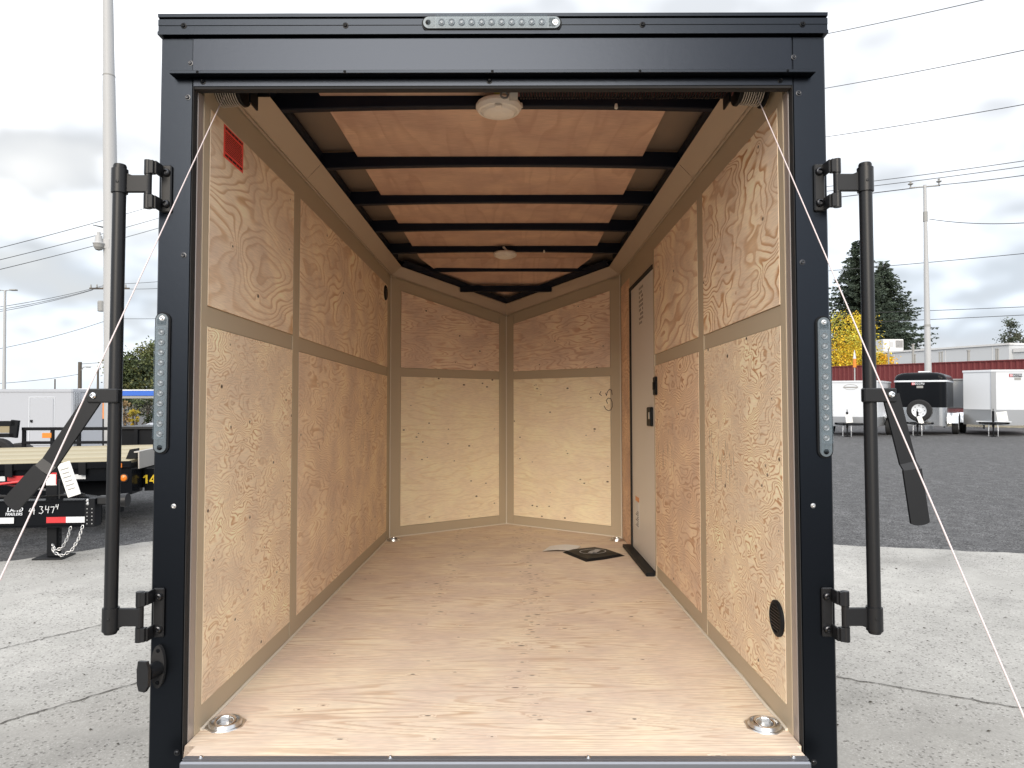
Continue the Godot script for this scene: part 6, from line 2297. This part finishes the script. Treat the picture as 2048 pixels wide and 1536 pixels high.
	leafy("brown_bush", "brownish shrub under the canopy right of the lock bar", Vector3(br.x, gy, br.z), [[Vector3(0, br.y - gy - 0.5, 0), Vector3(0.35, 0.8, 0.4)], [Vector3(0, br.y - gy - 1.4, 0), Vector3(0.45, 0.8, 0.4)]], 700, 0.14, [Color(0.20, 0.13, 0.06), Color(0.25, 0.17, 0.08)], "leaf", 33)
	br = at(266, 813, 48.0)
	gy = ground_at(br.x, br.z)
	leafy("yellow_bush", "yellow bush under the blue canopy", Vector3(br.x, gy, br.z), [[Vector3(0, br.y - gy - 0.35, 0), Vector3(0.42, 0.35, 0.4)], [Vector3(0.1, br.y - gy - 0.9, 0), Vector3(0.35, 0.4, 0.4)]], 700, 0.12, [Color(0.45, 0.33, 0.03), Color(0.3, 0.25, 0.03)], "gold", 34)
	br = at(272, 800, 62.0)
	gy = ground_at(br.x, br.z)
	leafy("background_bush", "dark green shrubbery seen beneath the blue canopy", Vector3(br.x, gy, br.z), [[Vector3(0, br.y - gy - 0.7, 0), Vector3(1.3, 1.1, 0.8)], [Vector3(1.8, br.y - gy - 1.1, 0), Vector3(1.4, 1.1, 0.8)]], 2500, 0.2, [Color(0.05, 0.07, 0.03), Color(0.08, 0.10, 0.04), Color(0.25, 0.25, 0.22)], "leaf", 35)


# ---------------------------------------------------------------- overhead wires
func wires() -> void:
	# pixel and distance at each end, then sag in metres, thickness
	var runs := [
		[1600, 78, 40, 2200, -56, 27, 0.10, "topmost of the wires rising to the right"],
		[1600, 185, 42, 2200, 68, 28, 0.10, "second wire down on the right"],
		[1600, 281, 44, 2200, 181, 30, 0.10, "third wire down on the right"],
		[1600, 379, 46, 2200, 299, 33, 0.10, "upper wire of the close trio above the white utility pole"],
		[1600, 388, 46, 2200, 311, 33, 0.10, "middle wire of the close trio above the white utility pole"],
		[1600, 404, 36, 1878, 370, 28.5, 0.0, "wire from the left reaching the white pole's cross arm"],
		[1878, 370, 28.5, 2200, 328, 20, 0.05, "wire leaving the white pole's cross arm to the right"],
		[1858, 438, 28.5, 2200, 428, 22, 0.25, "sagging cable from the white pole's collar to the right"],
		[1600, 546, 50, 2200, 492, 36, 0.06, "lone wire crossing in front of the spruce top"],
		[1600, 630, 52, 2200, 607, 40, 0.04, "upper of the low pair of wires beyond the white pole"],
		[1600, 650, 52, 2200, 622, 40, 0.04, "lower of the low pair of wires beyond the white pole"],
		[-150, 533, 34, 420, 376, 60, 0.2, "highest of the left wires, passing above the dome camera"],
		[-150, 555, 34, 420, 405, 60, 0.2, "second of the left wires, ending near the spike arm"],
		[-150, 574, 34, 420, 425, 60, 0.2, "third of the left wires, passing behind the dome camera"],
		[-150, 632, 42, 219, 568, 58, 0.3, "top wire running to the transformer pole"],
		[-150, 638, 42, 200, 575, 58, 0.3, "middle wire running to the transformer pole"],
		[-150, 643, 42, 185, 580, 58, 0.3, "bottom wire running to the transformer pole"],
		[219, 568, 58, 420, 549, 66, 0.2, "upper wire from the transformer pole to the right"],
		[255, 578, 58, 420, 564, 66, 0.2, "lower wire from the transformer pole to the right"],
		[-150, 720, 46, 219, 639, 58, 0.4, "cable sloping up to the middle of the transformer pole"],
		[219, 637, 58, 420, 633, 66, 0.1, "level cable from the transformer pole behind the lock bar"],
		[-150, 770, 52, 160, 748, 60, 0.3, "low wire running to the lamp-arm pole"],
		[160, 728, 60, 420, 690, 72, 0.3, "faint wire from the lamp-arm pole past the green tree"],
	]
	for w in runs:
		var a := at(w[0], w[1], w[2])
		var b := at(w[3], w[4], w[5])
		var root := thing("overhead_wire", w[7], "wire", Vector3.ZERO, "overhead wires against the cloudy sky")
		var g := Geo.new()
		var p := []
		var r := []
		for k in 17:
			var t := k / 16.0
			p.append(a.lerp(b, t) - Vector3(0, 4.0 * w[6] * t * (1.0 - t), 0))
			r.append(0.019 if (w[2] + w[5]) > 60 else 0.014)
		g.tube(p, r, 5)
		part(g, "strand", M.wire, root)
